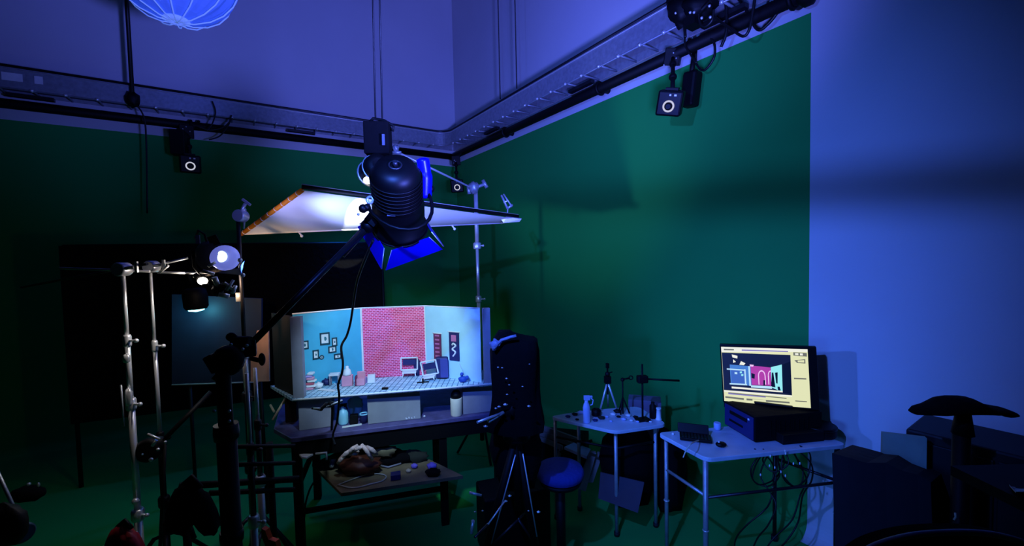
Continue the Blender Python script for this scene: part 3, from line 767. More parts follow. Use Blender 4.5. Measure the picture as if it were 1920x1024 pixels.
# brick wall in its own frame so the bricks run level
bw = (bR-bL); byaw = math.atan2(bw.y, bw.x)
me = link('brick_wall', Mb().box((bw.length/2, .007, (BT-BZ)/2), (bw.length, .014, BT-BZ)), BRICK)
me.parent = T.o; me.location = V((bL.x,bL.y,BZ))-T.loc; me.rotation_euler = (0,0,byaw)
T.part('pale_blue_wall', Mb().prism(wallp(bR, rR), v*.014), SKYW)
T.part('corner_bead', Mb().box(V((bL.x,bL.y,(BZ+BT)/2))-v*.004, (.012,.012,BT-BZ), rotz(yw)), WHITE)
T.part('corner_bead', Mb().box(V((bR.x,bR.y,(BZ+BT)/2))-v*.004, (.008,.008,BT-BZ), rotz(yw)), WHITE)
T.part('top_rim', Mb().path([V((p.x,p.y,BT)) for p in (tl+v*.13-u*.12, bL, bR, rR)], .005, 6), mat('white edge tape', (235,240,245)))
T.part('base_block', Mb().box(S(SW-.10, .05, BZ-.009), (.05,.05,.012), rotz(yw)), PLY)
# framed pictures on the teal wall: wall plane
tn = ((bL-(tl+v*.13-u*.12))).normalized(); tv = V((-tn.y, tn.x, 0))
def onplane(px, py, o_, n_):
    d = ray(px, py); return CAMPOS + d*((o_-CAMPOS).dot(n_)/d.dot(n_))
labs = ['tall framed picture, largest on the teal miniature wall', 'small framed picture next to the left post of the set', 'narrow framed picture right of the largest one', 'wide framed picture below the narrow one',
        'framed picture low in the middle of the teal wall', 'tiny round framed picture beside the low middle one', 'wide low framed picture beside the hanging cable']
for i, (x, y, w_, h_) in enumerate(((609,635,16,22),(571,647,12,14),(627,641,8,15),(623,655,13,11),(592,665,9,16),(603,670,7,8),(633,668,12,8))):
    c = onplane(x, y, bL, tv)-tv*.004; s_ = 2.75/F; wy = math.atan2(tn.y, tn.x)
    T = Thing('picture_frame', labs[i], 'picture', c, 'tiny framed pictures on the teal wall')
    b = Mb()
    if i == 5: b.torus(c, tv, w_*s_/2, .004, 16, 6)
    else:
        W_, H_ = w_*s_, h_*s_
        for sgn in (-1, 1):
            b.box(c+U3*sgn*H_/2, (W_+.008,.008,.008), rotz(wy)); b.box(c+tn*sgn*W_/2, (.008,.008,H_+.008), rotz(wy))
    T.part('frame', b, mat('dark teal frame', (16,60,72), .5))
    T.part('picture', Mb().box(c+tv*.001, (w_*s_*.8,.003,h_*s_*.8), rotz(wy)), PAPER)
    T.part('motif', Mb().ball(c-tv*.001, min(w_,h_)*s_*.22, (1,.2,1.2)), mat('print ink', (60,120,130)))
# hanging banners on the pale wall
pn = (rR-bR).normalized(); pv_ = V((-pn.y, pn.x, 0)); wy = math.atan2(pn.y, pn.x)
for i, (x0, x1, y0, y1) in enumerate(((814,829,622,682),(843,862,620,678))):
    c = onplane((x0+x1)/2, (y0+y1)/2, bR, pv_)-pv_*.006
    W_ = (x1-x0)*2.8/F*1.25; H_ = (y1-y0)*2.8/F
    T = Thing('wall_banner', ('narrow dark red patterned banner on the pale miniature wall', 'wider dark banner with white curl pattern on the pale miniature wall')[i], 'banner', c, 'banners on the pale miniature wall')
    T.part('cloth', Mb().box(c, (W_,.004,H_), rotz(wy)), NAVY if i else mat('dark maroon', (110,40,80)))
    b = Mb()
    for k in range(7): b.box(c-pv_*.004+U3*(H_*(.42-.14*k)), (W_*.55,.003,H_*.05), rotz(wy))
    T.part('pattern', b if i == 0 else Mb().box(c-pv_*.004+U3*H_*.28, (W_*.5,.003,H_*.22), rotz(wy)), mat('dusty pink', (200,110,160)))
    if i:
        T.part('white_figure', Mb().path(spline([c-pv_*.005+pn*a*W_*.5+U3*b_*H_ for a, b_ in ((-.2,-.35),(.3,-.2),(-.3,-.1),(.4,.02),(-.1,.1),(-.3,.04))]), .006, 6), WHITE)
    T.part('rod', Mb().tube(c+U3*H_/2-pn*W_*.6, c+U3*H_/2+pn*W_*.6, .004), WHITE)
G = 'props inside the miniature set'
def F0(px, py): return H(px, py, BZ+.001)       # a spot on the set floor
def sc(p): return p.y/F
# miniature monitors on stands
for i, (px, pb, w_, h_, top_, tilt) in enumerate(((768, 706, 30, 23, 670, 0.03), (806, 711, 30, 26, 676, -.18))):
    p = F0(px, pb); s_ = sc(p); r3 = rotz(yw-.3*i) @ Matrix.Rotation(tilt, 3, 'Y')
    T = Thing('toy_chair', ('white open-backed miniature chair in front of the brick wall', 'tilted white miniature chair beside the navy cabinet')[i], 'toy chair', p, G)
    cz = (pb-top_-h_/2)*s_; W_, H_ = w_*s_, h_*s_
    b = Mb(); c = p+U3*cz
    for sg in (-1, 1):
        b.box(c+r3@V((0,0,sg*H_/2)), (W_,.01,.009), r3); b.box(c+r3@V((sg*W_/2,0,0)), (.009,.01,H_), r3)
    T.part('back_frame', b, WHITE)
    T.part('back_panel', Mb().box(c+r3@V((0,.004,.01)), (W_*.8,.004,H_*.45), r3), NAVY)
    T.part('seat', Mb().box(p+U3*(cz-H_*.62)+r3@V((0,-.02,0)), (W_*.85,.06,.008), r3), WHITE)
    for a in (-.35, .35):
        for b2 in (-.045, .01):
            T.part('leg', Mb().tube(p+U3*(cz-H_*.62)+r3@V((a*W_,b2,0)), p+r3@V((a*W_*1.2,b2,0)), .004, n=6), WHITE)
def prop(name, label, cat, mb, m, bevel=.002): return single(name, label, cat, mb, m, group=G, bevel=bevel)
p = F0(748, 700); s_ = sc(p)
prop('toy_speaker', 'small dark round-topped prop left of the white miniature chair', 'prop', Mb().tube(p, p+U3*32*s_, .012).ball(p+U3*36*s_, .03, (.8,.6,1)), NAVY, 0)
p = F0(783, 704)
prop('toy_screen', 'dark blue rounded screen prop between the two white miniature chairs', 'prop', Mb().ball(p+U3*.075, .04, (.7,.3,1.2)).tube(p, p+U3*.06, .015), NAVY, 0)
p = F0(830, 709)
T = Thing('toy_cabinet', 'navy miniature cabinet standing before the pale blue wall', 'toy cabinet', p, G)
T.part('body', Mb().box(p+U3*.078, (.085,.05,.15), rotz(yw-.25)), NAVY, bevel=.01)
T.part('door', Mb().box(p+U3*.078-v*.028+u*.012, (.055,.006,.135), rotz(yw-.25)), mat('slate blue', (60,66,140), .6), bevel=.002)
T.part('foot', Mb().box(p+U3*.003, (.07,.04,.006), rotz(yw-.25)), BLACKP)
p = F0(868, 717)
T = Thing('toy_figure', 'tiny blue slouching puppet at the foot of the pale wall', 'puppet', p, G)
T.part('body', Mb().ball(p+U3*.022, .024, (1.3,.9,.9), noise=.05).ball(p+U3*.03+u*.03, .014), mat('bright blue toy', (24,70,170), .6))
T.part('head', Mb().ball(p+U3*.056-u*.006, .013), mat('bright blue toy', (24,70,170)))
T.part('rod', Mb().tube(p+U3*.03+u*.02, p+U3*.13-u*.02, .0015), STEEL)
p = F0(793, 718)
prop('toy_tripod', 'black three-footed base on the miniature floor', 'prop', Mb().tube(p+U3*.005-u*.04, p+U3*.005+u*.04, .004).tube(p, p+U3*.03, .006).tube(p+U3*.006, p+U3*.006-v*.03, .004), BLACKP, 0)
p = F0(722, 730)
prop('toy_block', 'small black block lying near the front of the miniature floor', 'prop', Mb().box(p+U3*.006, (.04,.02,.012), rotz(yw-.2)), BLACKP)
# left heap
p = F0(583, 731); cols = [PINK, WHITE, mat('rose', (190,80,100)), PAPER, PINK, mat('lilac card', (170,150,210)), WHITE]
for k in range(7):
    prop('toy_cushion', ['rose', 'white', 'crimson', 'cream', 'pink', 'lilac', 'top white'][k]+' pad in the stack beside the left post, layer '+['lowest','just above the lowest','third up','in the middle','above the middle','below the top','at the very top'][k], 'cushion',
         Mb().box(p+U3*(.009+.0165*k)+u*(.004*((k*3) % 5)-.01)+v*.01, (.06-.004*k,.045,.014), rotz(yw+.12*((k*7) % 3-1))), cols[k], .004)
heap = [(592,703,.028,WHITE,'white crumpled lump behind the pad stack'),(600,716,.020,mat('lilac card', (170,150,210)),'lilac crumpled lump right of the pad stack'),(598,728,.016,WHITE,'white crumpled lump at the front of the heap'),
        (612,722,.017,NAVY,'navy crumpled lump in the heap'),(606,708,.018,mat('bright blue toy', (24,70,170)),'bright blue lump on the heap'),(586,722,.018,PINK,'pink lump at the heap centre')]
for (x, y, r_, m_, lab) in heap:
    p = F0(x, y); prop('fabric_scrap', lab, 'fabric', Mb().ball(p+U3*r_*1.2, r_*1.5, (1.2,1,.85), noise=.14), m_, 0)
p = F0(612, 733)
prop('toy_rug', 'striped pale paper strip on the miniature floor by the cable', 'paper', Mb().box(p+U3*.003+v*.01, (.13,.035,.003), rotz(yw-.5)), WHITE)
p = F0(628, 722)
T = Thing('toy_table', 'white-topped miniature table left of the hanging cable', 'toy table', p, G)
T.part('tabletop', Mb().box(p+U3*.075, (.065,.05,.012), rotz(yw)), WHITE)
for a, b_ in ((-1,-1),(1,-1),(1,1),(-1,1)): T.part('leg', Mb().tube(p+u*a*.027+v*b_*.02, p+u*a*.027+v*b_*.02+U3*.07, .005), GREYB)
p = F0(652, 723)
T = Thing('toy_carton', 'lilac pink box carrying a white bottle right of the cable', 'box', p, G)
T.part('carton', Mb().box(p+U3*.036, (.07,.045,.07), rotz(yw)), PINK, bevel=.003)
p2 = p+U3*.072
single('toy_bottle', 'white bottle-shaped prop standing on the lilac pink box', 'bottle', Mb().lathe(p2, U3, [(.026,0),(.028,.012),(.022,.035),(.010,.048),(.010,.062),(.006,.064)]), WHITE, group=G)
p = F0(677, 722)
T = Thing('toy_armchair', 'pink miniature armchair at the edge of the brick wall', 'toy chair', p, G)
T.part('seat', Mb().box(p+U3*.025, (.055,.05,.048), rotz(yw)), PINK, bevel=.006)
T.part('backrest', Mb().box(p+U3*.055+v*.022, (.055,.014,.07), rotz(yw)), PINK, bevel=.006)
T.part('armrest', Mb().box(p+U3*.034-u*.03, (.012,.05,.065), rotz(yw)), mat('dark maroon', (110,40,80)), bevel=.004)
p = F0(697, 717)
prop('toy_box', 'white little box against the bottom left of the brick wall', 'box', Mb().box(p+U3*.028, (.05,.04,.055), rotz(yw)), WHITE)
p = F0(684, 718)
prop('toy_box', 'smaller lilac box squeezed beside the pink armchair', 'box', Mb().box(p+U3*.02+v*.0, (.028,.03,.04), rotz(yw)), mat('lilac card', (170,150,210)))

# ------------------------------------------------------------------ things under the set, on the table
def Tt(px, py): return H(px, py, TH+.001)
u = u_save; v = V((-u.y, u.x, 0)); yw = math.atan2(u.y, u.x)
def carton(px0, px1, py, depth, label, m, hh=None, side=None):
    p0, p1 = Tt(px0, py[0]), Tt(px1, py[1]); W_ = (p1-p0).length; h = hh or (BZ-.02-TH-.002)
    d = (p1-p0).normalized(); n_ = V((-d.y, d.x, 0)); c = (p0+p1)/2+n_*depth/2+U3*h/2
    return single('support_box', label, 'box', Mb().box(c, (W_, depth, h), rotz(math.atan2(d.y, d.x))), m, bevel=.003, group='boxes propping up the miniature set')
carton(561, 622, (808, 800), .22, 'purple grey box propping the left end of the set', GREYB)
carton(690, 789, (796, 785), .2, 'wide pale grey box propping the middle of the set', mat('pale grey box', (150,150,150), .8))
carton(869, 924, (778, 771), .18, 'grey box propping the right end of the set', GREYB)
p = H(535, 800, TH+.001)
single('wood_block', 'dark wooden block beneath the left side of the set', 'box', Mb().box(p+v*.12+U3*.1+u*.02, (.07,.1,.2), rotz(yw)), PLYD, bevel=.003)
p = Tt(856, 778); T = Thing('tin_can', 'pale tin can standing between the middle and right boxes', 'can', p)
T.part('can', Mb().lathe(p, U3, [(.038,0),(.040,.004),(.040,.118),(.038,.122)]), mat('cream tin', (235,225,190), .4))
T.part('dark_contents', Mb().lathe(p+U3*.121, U3, [(.036,0),(.034,.03),(.02,.05)]), BLACKP)
p = Tt(644, 795); T = Thing('spray_bottle', 'pale cyan bottle and nozzle under the set by the cable', 'bottle', p)
CY = mat('pale cyan plastic', (150,215,235), .4)
T.part('bottle', Mb().lathe(p, U3, [(.03,0),(.032,.01),(.032,.07),(.024,.09),(.012,.1),(.012,.12)]), CY)
T.part('nozzle', Mb().box(p+U3*.125, (.05,.018,.02), rotz(yw)).tube(p+U3*.115+u*.02, p+U3*.095+u*.028, .004), BLACKP)
p = Tt(665, 790)
single('pale_bag', 'crumpled pale cyan plastic behind the dark cube', 'bag', Mb().ball(p+v*.08+U3*.075, .05, (1,.6,1.5), noise=.12), CY)
p = Tt(664, 794); single('dark_cube', 'small dark cube in front of the pale cyan plastic', 'box', Mb().box(p+U3*.03, (.05,.04,.06), rotz(yw)), BLACKP, bevel=.003)
p = Tt(683, 792); T = Thing('mug', 'dark mug with pale rim left of the wide grey box', 'mug', p)
T.part('cup', Mb().lathe(p, U3, [(.024,0),(.026,.05),(.026,.056)]), NAVY)
T.part('rim', Mb().torus(p+U3*.058, U3, .025, .005), CY)
p = Tt(660, 799); single('paper_sheet', 'white paper sheet lying in front of the dark cube', 'paper', Mb().box(p+U3*.002, (.12,.03,.002), rotz(yw+.1)), PAPER)
for i, (x, y, n_, r_, m_, lab) in enumerate(((772,786,4,.010,WHITE,'white scrap on the table edge before the wide grey box'),(893,772,4,.012,mat('violet crumple', (130,110,220)),'violet crumpled scrap before the right support box'),(798,782,1,.006,WHITE,'single small white bead between can and wide box'))):
    p = Tt(x, y); b = Mb()
    for k in range(n_): b.ball(p+u*(k-n_/2)*.018+U3*(r_+.004*(k % 2)), r_, (1.3,1,1), noise=.15)
    single('paper_scrap', lab, 'scrap', b, m_)
T = Thing('articulated_clamp', 'dark jointed clamp arm in front of the left support box', 'clamp', Tt(600, 812))
T.part('arm', Mb().path([D(585,765,2.45), D(600,768,2.45), D(612,758,2.45), D(624,757,2.47), D(642,752,2.5)], [.008,.009,.013,.012,.008], 8), DSTEEL)
T.part('joint', Mb().ball(D(620,758,2.45), .018, noise=.1), BLACKP)
T.part('joint', Mb().ball(D(602,767,2.45), .012), BLACKP)
T.part('bright_tip', Mb().tube(D(612,763,2.43), D(642,750,2.46), .0045).tube(D(588,766,2.43), D(600,766,2.43), .005), CHROME)
T.part('base_post', Mb().tube(D(624,758,2.48), Tt(622, 806), .008), BLACKP)
for i in range(2):
    a_, b2 = ((526,742),(514,788)) if i == 0 else ((538,738),(514,782))
    single('wooden_rod', ('short pale rod leaning at the left end of the table', 'longer pale rod leaning against the dark set side')[i], 'rod',
       Mb().tube(D(508-3*i+6,[772,788][i],2.72-.05*i), D([507,538][i]+[0,0][i],[760,742][i],2.80), .007), PLY, group='rods leaning at the left table end')

# ------------------------------------------------------------------ things on the lower shelf
def Ss(px, py): return H(px, py, SZ+.001)
p = Ss(668, 862); T = Thing('work_gloves', 'pale cotton glove crumpled over a brown bag on the lower shelf', 'glove', p)
for k, (x, y, x2, y2) in enumerate(((636,862,662,842),(650,852,670,836),(678,834,698,862),(688,838,706,852),(662,846,684,838),(646,856,634,868))):
    T.part('finger', Mb().path([D(x,y,2.60), D((x+x2)/2,(y+y2)/2-2,2.57), D(x2,y2,2.61)], [.010,.013,.011], 10), GLOVE)
T.part('palm', Mb().ball(D(662,848,2.62), .03, (1.3,.8,.7), noise=.1), GLOVE)
single('leather_pouch', 'dark brown bag under the pale glove on the lower shelf', 'bag', Mb().ball(D(674,872,2.68), .10, (1.35,.8,.5), noise=.13), BROWN)
single('crumpled_packing', 'olive grey crumpled packing at the back of the lower shelf', 'packing', Mb().ball(D(716,846,2.78), .06, (1.5,.7,.6), noise=.15), mat('olive crumple', (110,100,70), .8))
p = D(604, 858, 2.75)
single('angle_bracket', 'white L-shaped bracket left of the glove', 'bracket', Mb().path([D(592,851,2.55), D(612,849,2.55), D(612,862,2.55)], .007, 8), WHITE)
single('foam_offcut', 'pale flat offcut left of the white bracket', 'offcut', Mb().prism([D(560,851,2.6), D(587,851,2.6), D(575,858,2.55), D(566,857,2.55)], (0,0,-.01)), PAPER)
single('small_motor', 'grey round little device below the white bracket', 'device', Mb().ball(D(624,863,2.75), .022, noise=.1).ball(D(622,872,2.73), .018, noise=.1), STEEL)
single('coiled_cable', 'thin pale cable lying in a long loop on the lower shelf', 'cable',
       Mb().path(spline([Ss(x, y)+U3*.006 for x, y in ((632,912),(660,901),(690,891),(715,891),(724,896),(716,904),(694,910),(670,916),(654,916),(634,911))]), .004, 6), mat('pale cable', (190,188,175), .5))
for (x, y, r_, m_, nm, lab) in ((777,878,.018,mat('violet crumple', (130,110,220)),'small_fitting','violet round fitting on the lower shelf'),(810,880,.026,mat('violet crumple', (130,110,220)),'small_fitting','larger violet lump near the pale shelf corner'),
                  (766,886,.014,PLY,'small_fitting','tan pebble-like fitting left of the violet ones'),(702,883,.009,WHITE,'small_fitting','single white bead above the looped cable')):
    single(nm, lab, 'fitting', Mb().ball(Ss(x, y)+U3*r_*.8, r_, (1.2,1,.8), noise=.12), m_)
single('toolbox', 'dark blue tape box right of the looped cable', 'box', Mb().box(Ss(742, 898)+U3*.02, (.06,.05,.035), rotz(yw)), NAVY, bevel=.003)
T = Thing('black_pouch', 'black pouch lying against the pale plywood corner', 'pouch', Ss(812, 892))
T.part('pouch', Mb().ball(Ss(812,892)+U3*.02, .04, (1.2,.8,.6), noise=.1), BLACKC)
single('scrap_rod', 'grey bent strip across the lower shelf', 'rod', Mb().path([Ss(714,876)+U3*.01, Ss(728,879)+U3*.01, Ss(752,872)+U3*.01], .006, 6), GREYB)
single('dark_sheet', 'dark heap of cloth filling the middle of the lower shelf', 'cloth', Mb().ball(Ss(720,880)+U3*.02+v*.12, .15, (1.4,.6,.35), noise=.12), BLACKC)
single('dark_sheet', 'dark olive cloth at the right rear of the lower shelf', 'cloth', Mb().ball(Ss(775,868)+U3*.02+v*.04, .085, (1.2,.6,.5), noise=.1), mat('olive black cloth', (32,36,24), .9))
single('loose_strap', 'black strap dangling left below the lower shelf', 'strap', Mb().path(spline([D(588,905,2.6), D(580,920,2.6), D(573,945,2.6), D(570,975,2.6)]), .006, 6), CABLE)

# ------------------------------------------------------------------ covered camera on its tripod
TX = D(968, 790, 1.95)
T = Thing('camera_tripod', 'black tripod with tangled levers in front of the set, right end', 'tripod', V((TX.x, TX.y, 0)))
ap = V((TX.x, TX.y, 1.0))
T.part('center_column', Mb().tube(ap-U3*.35, ap+U3*.12, .018), BLACKP)
T.part('shoulder', Mb().lathe(ap-U3*.02, U3, [(.05,0),(.065,.015),(.06,.05),(.04,.07)]), BLACKP)
for k, (x, y) in enumerate(((862,1075,),(1030,1085),(1000,975))):
    z0 = 0.02; e = H(x, [1215,1180,1050][k], 0.0) ; e.z = .01
    d = e-ap
    o = T.part('leg', Mb().tube(ap+d*.02, ap+d*.55, .019).tube(ap+d*.5, ap+d*1.0, .013), BLACKP)
    T.part('leg_rod', Mb().tube(ap+d*.08+V((.016,-.016,0)), ap+d*.5+V((.016,-.016,0)), .0032), CHROME, o)
    T.part('foot', Mb().ball(e+U3*.015, .022, (1,1,.8)), RUBBER, o)
    T.part('spreader', Mb().tube(ap+d*.55, ap-U3*.4, .006), DSTEEL)
b = Mb()
T.part('pan_handle', Mb().tube(D(944,774,1.85), D(895,792,1.75), .006).tube(D(915,790,1.8), D(944,774,1.85), .009), CHROME)
T.part('pan_head', Mb().ball(D(958,768,1.9), .045, noise=.08).box(D(955,755,1.9), (.1,.08,.03), rotz(.3)), BLACKP)
b = Mb()
for (x, y, s_) in ((911,800,.011),(936,763,.010),(930,766,.008),(948,759,.013),(992,762,.010),(955,722,.006),(905,958,.006),(956,930,.009),(949,940,.008),(915,983,.008),(891,960,.006),(991,958,.005),(1010,960,.009),(884,1000,.008),(942,690,.006),(934,689,.006),(950,710,.007),(980,725,.006),(993,683,.005),(951,740,.007)):
    T.part('knob', Mb().ball(D(x, y, 1.78 if y < 800 else 1.6), s_*.55, (1.4,1,.8), n=8, noise=.2), CHROME)  # knobs, plus chrome dots standing in for random highlights on the cloth
T.part('lever', Mb().tube(D(880,924,1.6), D(903,929,1.6), .005), CHROME)
T.part('lever', Mb().tube(D(884,1000,1.5), D(887,976,1.5), .006), CHROME)
T.part('lever', Mb().tube(D(948,938,1.6), D(916,982,1.55), .003), CHROME)
T.part('lever', Mb().tube(D(914,984,1.55), D(890,1008,1.5), .0045), DSTEEL)
# camera under its black cloth
cc = D(966, 705, 1.98)
T = Thing('covered_camera', 'camera shrouded in black cloth on the tripod beside the set', 'camera', cc-U3*.16)
n = 36; rows = [(.02,.20),(.075,.195),(.103,.175),(.112,.13),(.114,.05),(.112,-.05),(.116,-.13),(.128,-.20),(.125,-.24)]
vs = []; fs = []
for i, (r_, z_) in enumerate(rows):
    for j in range(n):
        t = 2*PI*j/n
        k = 1+.05*math.sin(5*t+i*.4)*(i/8)+.03*math.sin(11*t+i)+.02*math.sin(3*t+i*1.3)
        e_ = .6; cxs = math.copysign(abs(math.cos(t))**e_, math.cos(t)); sns = math.copysign(abs(math.sin(t))**e_, math.sin(t))
        vs.append(cc+V((cxs*r_*k, sns*r_*k*.95, z_-.02*(cxs if i < 2 else 0))))
for i in range(len(rows)-1):
    for j in range(n): fs.append((i*n+j, (i+1)*n+j, (i+1)*n+(j+1) % n, i*n+(j+1) % n))
fs.append([j for j in range(n)])
T.part('shroud', Mb().add(vs, fs, 0, True), BLACKC)
T.part('camera_body', Mb().box(cc, (.12,.1,.12), rotz(.2)).lathe(cc-U3*0, (-.3,1,-.1), [(.05,0),(.05,.13)]), BLACKG)
T.part('grey_fold', Mb().ball(D(930,648,1.9), .032, (.9,.6,.8), noise=.15).path([D(925,655,1.86), D(940,638,1.86), D(958,632,1.86), D(968,630,1.86)], .007, 8), mat('silvery cloth lining', (130,135,165), .5, bump=.5))
# black jackets / bag hanging below the camera
single('black_bag', 'black cloth bag hanging between the tripod legs', 'bag', Mb().ball(D(968, 850, 2.05), .15, (.85,.6,1.25), noise=.06), BLACKC)
single('black_case', 'dark equipment case on the floor behind the tripod', 'case', Mb().box(V((D(960,900,2.5).x, 2.62, .2)), (.42,.24,.4), rotz(.3)), BLACKP, bevel=.01)

# ------------------------------------------------------------------ stool
sc_ = D(1050, 880, 2.25)
T = Thing('stool', 'round stool with dark blue seat between tripod and left side table', 'stool', V((sc_.x, sc_.y, 0)))
T.part('seat', Mb().lathe(V((sc_.x,sc_.y,sc_.z-.02)), U3, [(.10,-.03),(.125,-.015),(.13,.01),(.12,.03),(.06,.038)], 32), BLUESEAT)
T.part('seat_pan', Mb().lathe(V((sc_.x,sc_.y,sc_.z-.07)), U3, [(.03,-.02),(.11,0),(.12,.025)], 32), BLACKP)
T.part('column', Mb().tube((sc_.x,sc_.y,.12), (sc_.x,sc_.y,sc_.z-.06), .025), BLACKP)
for k in range(5):
    a = 2*PI*k/5+.2; e = V((sc_.x+.24*math.cos(a), sc_.y+.24*math.sin(a), .06))
    lg = T.part('leg', Mb().tube((sc_.x,sc_.y,.12), e, .018, .012), BLACKP)
    T.part('castor', Mb().lathe(e-U3*.03-V((0,.012,0)), (0,1,0), [(.028,0),(.028,.024)]), RUBBER, lg)

# ------------------------------------------------------------------ left side table (behind) with craft things
T2 = .72
poly = [H(1030,781,T2), H(1155,809,T2), H(1251,795,T2)]
BRp = V((.90, 3.06, T2)); BLp = H(1062, 775, T2)
poly = [poly[0], poly[1], poly[2], BRp, V((.62,3.02,T2)), BLp]
def rounded(poly, rad, k=5):
    out = []; n = len(poly)
    for i in range(n):
        p = poly[i]; a = poly[i-1]; b_ = poly[(i+1) % n]
        da = (a-p); db = (b_-p); ra = min(rad, da.length*.45); rb = min(rad, db.length*.45)
        p0 = p+da.normalized()*ra; p1 = p+db.normalized()*rb
        for j in range(k+1):
            t = j/k; out.append(p0*(1-t)**2+p*2*t*(1-t)+p1*t*t)
    return out
T = Thing('craft_table', 'white-topped metal table with craft tools near the corner', 'table', V((.65, 2.85, 0)))
T.part('tabletop', Mb().prism(rounded(poly, .05), (0,0,-.022)), TOPL, bevel=.003)
for p in (V((.275,2.89,0)), H(1157,806,T2)+V((0,.04,0)), V((.93,2.78,0)), V((.86,3.0,0)), V((.45,2.98,0))):
    lg = T.part('leg', Mb().tube((p.x,p.y,.02), (p.x,p.y,T2-.02), .012), STEEL)
    T.part('foot', Mb().lathe((p.x,p.y,0), U3, [(.018,0),(.018,.025)]), RUBBER, lg)
p1, p2, p3 = V((.275,2.89,.58)), H(1157,806,T2)+V((0,.04,-.14)), V((.93,2.78,.58))
T.part('rail', Mb().tube(p1, p2, .008).tube(p2, p3, .008), BLACKP)
def C2(px, py): return H(px, py, T2+.001)
p = C2(1100, 792); T = Thing('spray_bottle', 'pale blue trigger spray bottle standing at front of craft table', 'bottle', p)
PB = mat('pale blue plastic', (180,195,235), .4)
T.part('bottle', Mb().lathe(p, U3, [(.022,0),(.024,.006),(.024,.10),(.018,.125),(.012,.135),(.012,.15)]), PB)
T.part('trigger_head', Mb().box(p+U3*.165+V((.004,0,0)), (.042,.022,.03), None).box(p+U3*.172+V((.032,0,0)), (.018,.014,.014), None), PB, bevel=.003)
T.part('trigger', Mb().path([p+U3*.165+V((.028,0,0)), p+U3*.15+V((.045,0,0)), p+U3*.12+V((.04,0,0)), p+U3*.115+V((.026,0,0))], .004, 8), PB)
# mini tripod
p = C2(1140, 772); T = Thing('tabletop_tripod', 'small tripod with black head and silver legs on craft table', 'tripod', p)
hp = V((p.x, p.y, D(1138, 716, p.y).z))
for (x, y) in ((1124,773),(1158,771),(1140,762)):
    e = C2(x, y)
    T.part('leg', Mb().tube(hp, e, .008, .006), CHROME)
T.part('center_column', Mb().tube(hp, hp-U3*.09, .006), BLACKP)
T.part('ball_head', Mb().box(hp+U3*.015, (.04,.035,.05), rotz(.2)).ball(hp+U3*.055, .018).tube(hp+U3*.06, hp+U3*.13, .006).box(hp+U3*.115, (.016,.02,.035), rotz(.4)), BLACKP)
T.part('lever', Mb().tube(hp+U3*.06, hp+U3*.07+V((.035,0,.0)), .004), BLACKP)
# second little stand
p = C2(1168, 776); T = Thing('small_gadget_stand', 'small dark jointed stand between tripod and lab stand', 'stand', p)
zt = D(1166, 712, p.y).z
T.part('post', Mb().tube(p, V((p.x,p.y,zt)), .005), BLACKP)
T.part('arm', Mb().tube(V((p.x-.01,p.y,zt)), V((p.x+.05,p.y,zt+.01)), .006).ball(V((p.x,p.y,zt)), .014).torus(V((p.x+.058,p.y,zt+.012)), (0,1,0), .013, .004), BLACKP)
for k in range(3):
    a = 2*PI*k/3; T.part('leg', Mb().tube(V((p.x,p.y,T2+.12)), V((p.x+.045*math.cos(a), p.y+.03*math.sin(a), T2+.005)), .005), BLACKP)
# lab stand
p = C2(1205, 788); T = Thing('retort_stand', 'black upright rod stand with clamp arm reaching right', 'stand', p)
zt = D(1204, 683, p.y).z; zm = D(1204, 711, p.y).z
T.part('base', Mb().box(p+U3*.006, (.09,.06,.012), rotz(.3)), BLACKP, bevel=.003)
T.part('rod', Mb().tube(p, V((p.x,p.y,zt)), .0065), BLACKP)
T.part('clamp_block', Mb().box(V((p.x,p.y,zm)), (.07,.045,.05), rotz(.1)), BLACKP, bevel=.008)
T.part('clamp_arm', Mb().tube(V((p.x+.03,p.y,zm)), D(1274,714,p.y-.02), .006, .007), BLACKP)
# spools
p = C2(1235, 787); single('thread_spool', 'white thread cone at the right end of craft table', 'spool', Mb().lathe(p, U3, [(.02,0),(.02,.006),(.016,.008),(.013,.07),(.016,.072),(.016,.08)]), WHITE)
p = C2(1226, 786)+V((0,.02,0)); single('black_canister', 'black canister just left of the white thread cone', 'canister', Mb().lathe(p, U3, [(.022,0),(.022,.085),(.012,.095),(.012,.11)]), BLACKP)
p = C2(1118, 779)
single('black_tape_roll', 'black tape roll behind the pale blue spray bottle', 'tape roll', Mb().lathe(p, U3, [(.03,0),(.033,.004),(.033,.035),(.03,.04)]).torus(p+U3*.04, U3, .022, .006), BLACKG)
single('grey_carton', 'grey carton behind the craft table against the green wall', 'box', Mb().box(V((1.01,3.26,.355)) , (.24,.12,.71), rotz(-.3)), mat('mauve carton', (120,110,130), .8))
bits = [(1065,783,.012,NAVY),(1078,779,.014,BLACKP),(1090,776,.016,PB),(1082,788,.009,BLACKP),(1116,790,.012,NAVY),(1128,786,.016,mat('olive black cloth', (32,36,24))),(1138,783,.010,PB),(1150,779,.014,WHITE),(1160,783,.010,BLACKP),(1170,788,.012,PB),
        (1178,781,.014,WHITE),(1184,790,.009,WHITE),(1192,784,.012,BLACKP),(1196,792,.008,PB),(1213,791,.010,BLACKP),(1146,791,.008,PB),(1220,792,.007,WHITE),(1158,774,.018,BLACKP)]
wh = ['blue-black tool bit by the left corner of craft table','black bit behind the spray bottle, left side','pale blue lump left of the spray bottle','tiny black bit in front of the left corner pieces','blue-black bit right of the spray bottle','olive dark lump in front of the tape roll',
      'pale bit right of the olive lump','white crumpled piece below the tripod','black bit beside the white crumpled piece','pale bit before the jointed stand','white lump before the jointed stand','small white bit near the table front','black bit left of the retort stand base','tiny pale bit at the retort stand foot',
      'black bit right of the retort stand foot','tiny pale piece at the table front edge','tiny white piece near the thread cone','black lump behind the tripod feet']
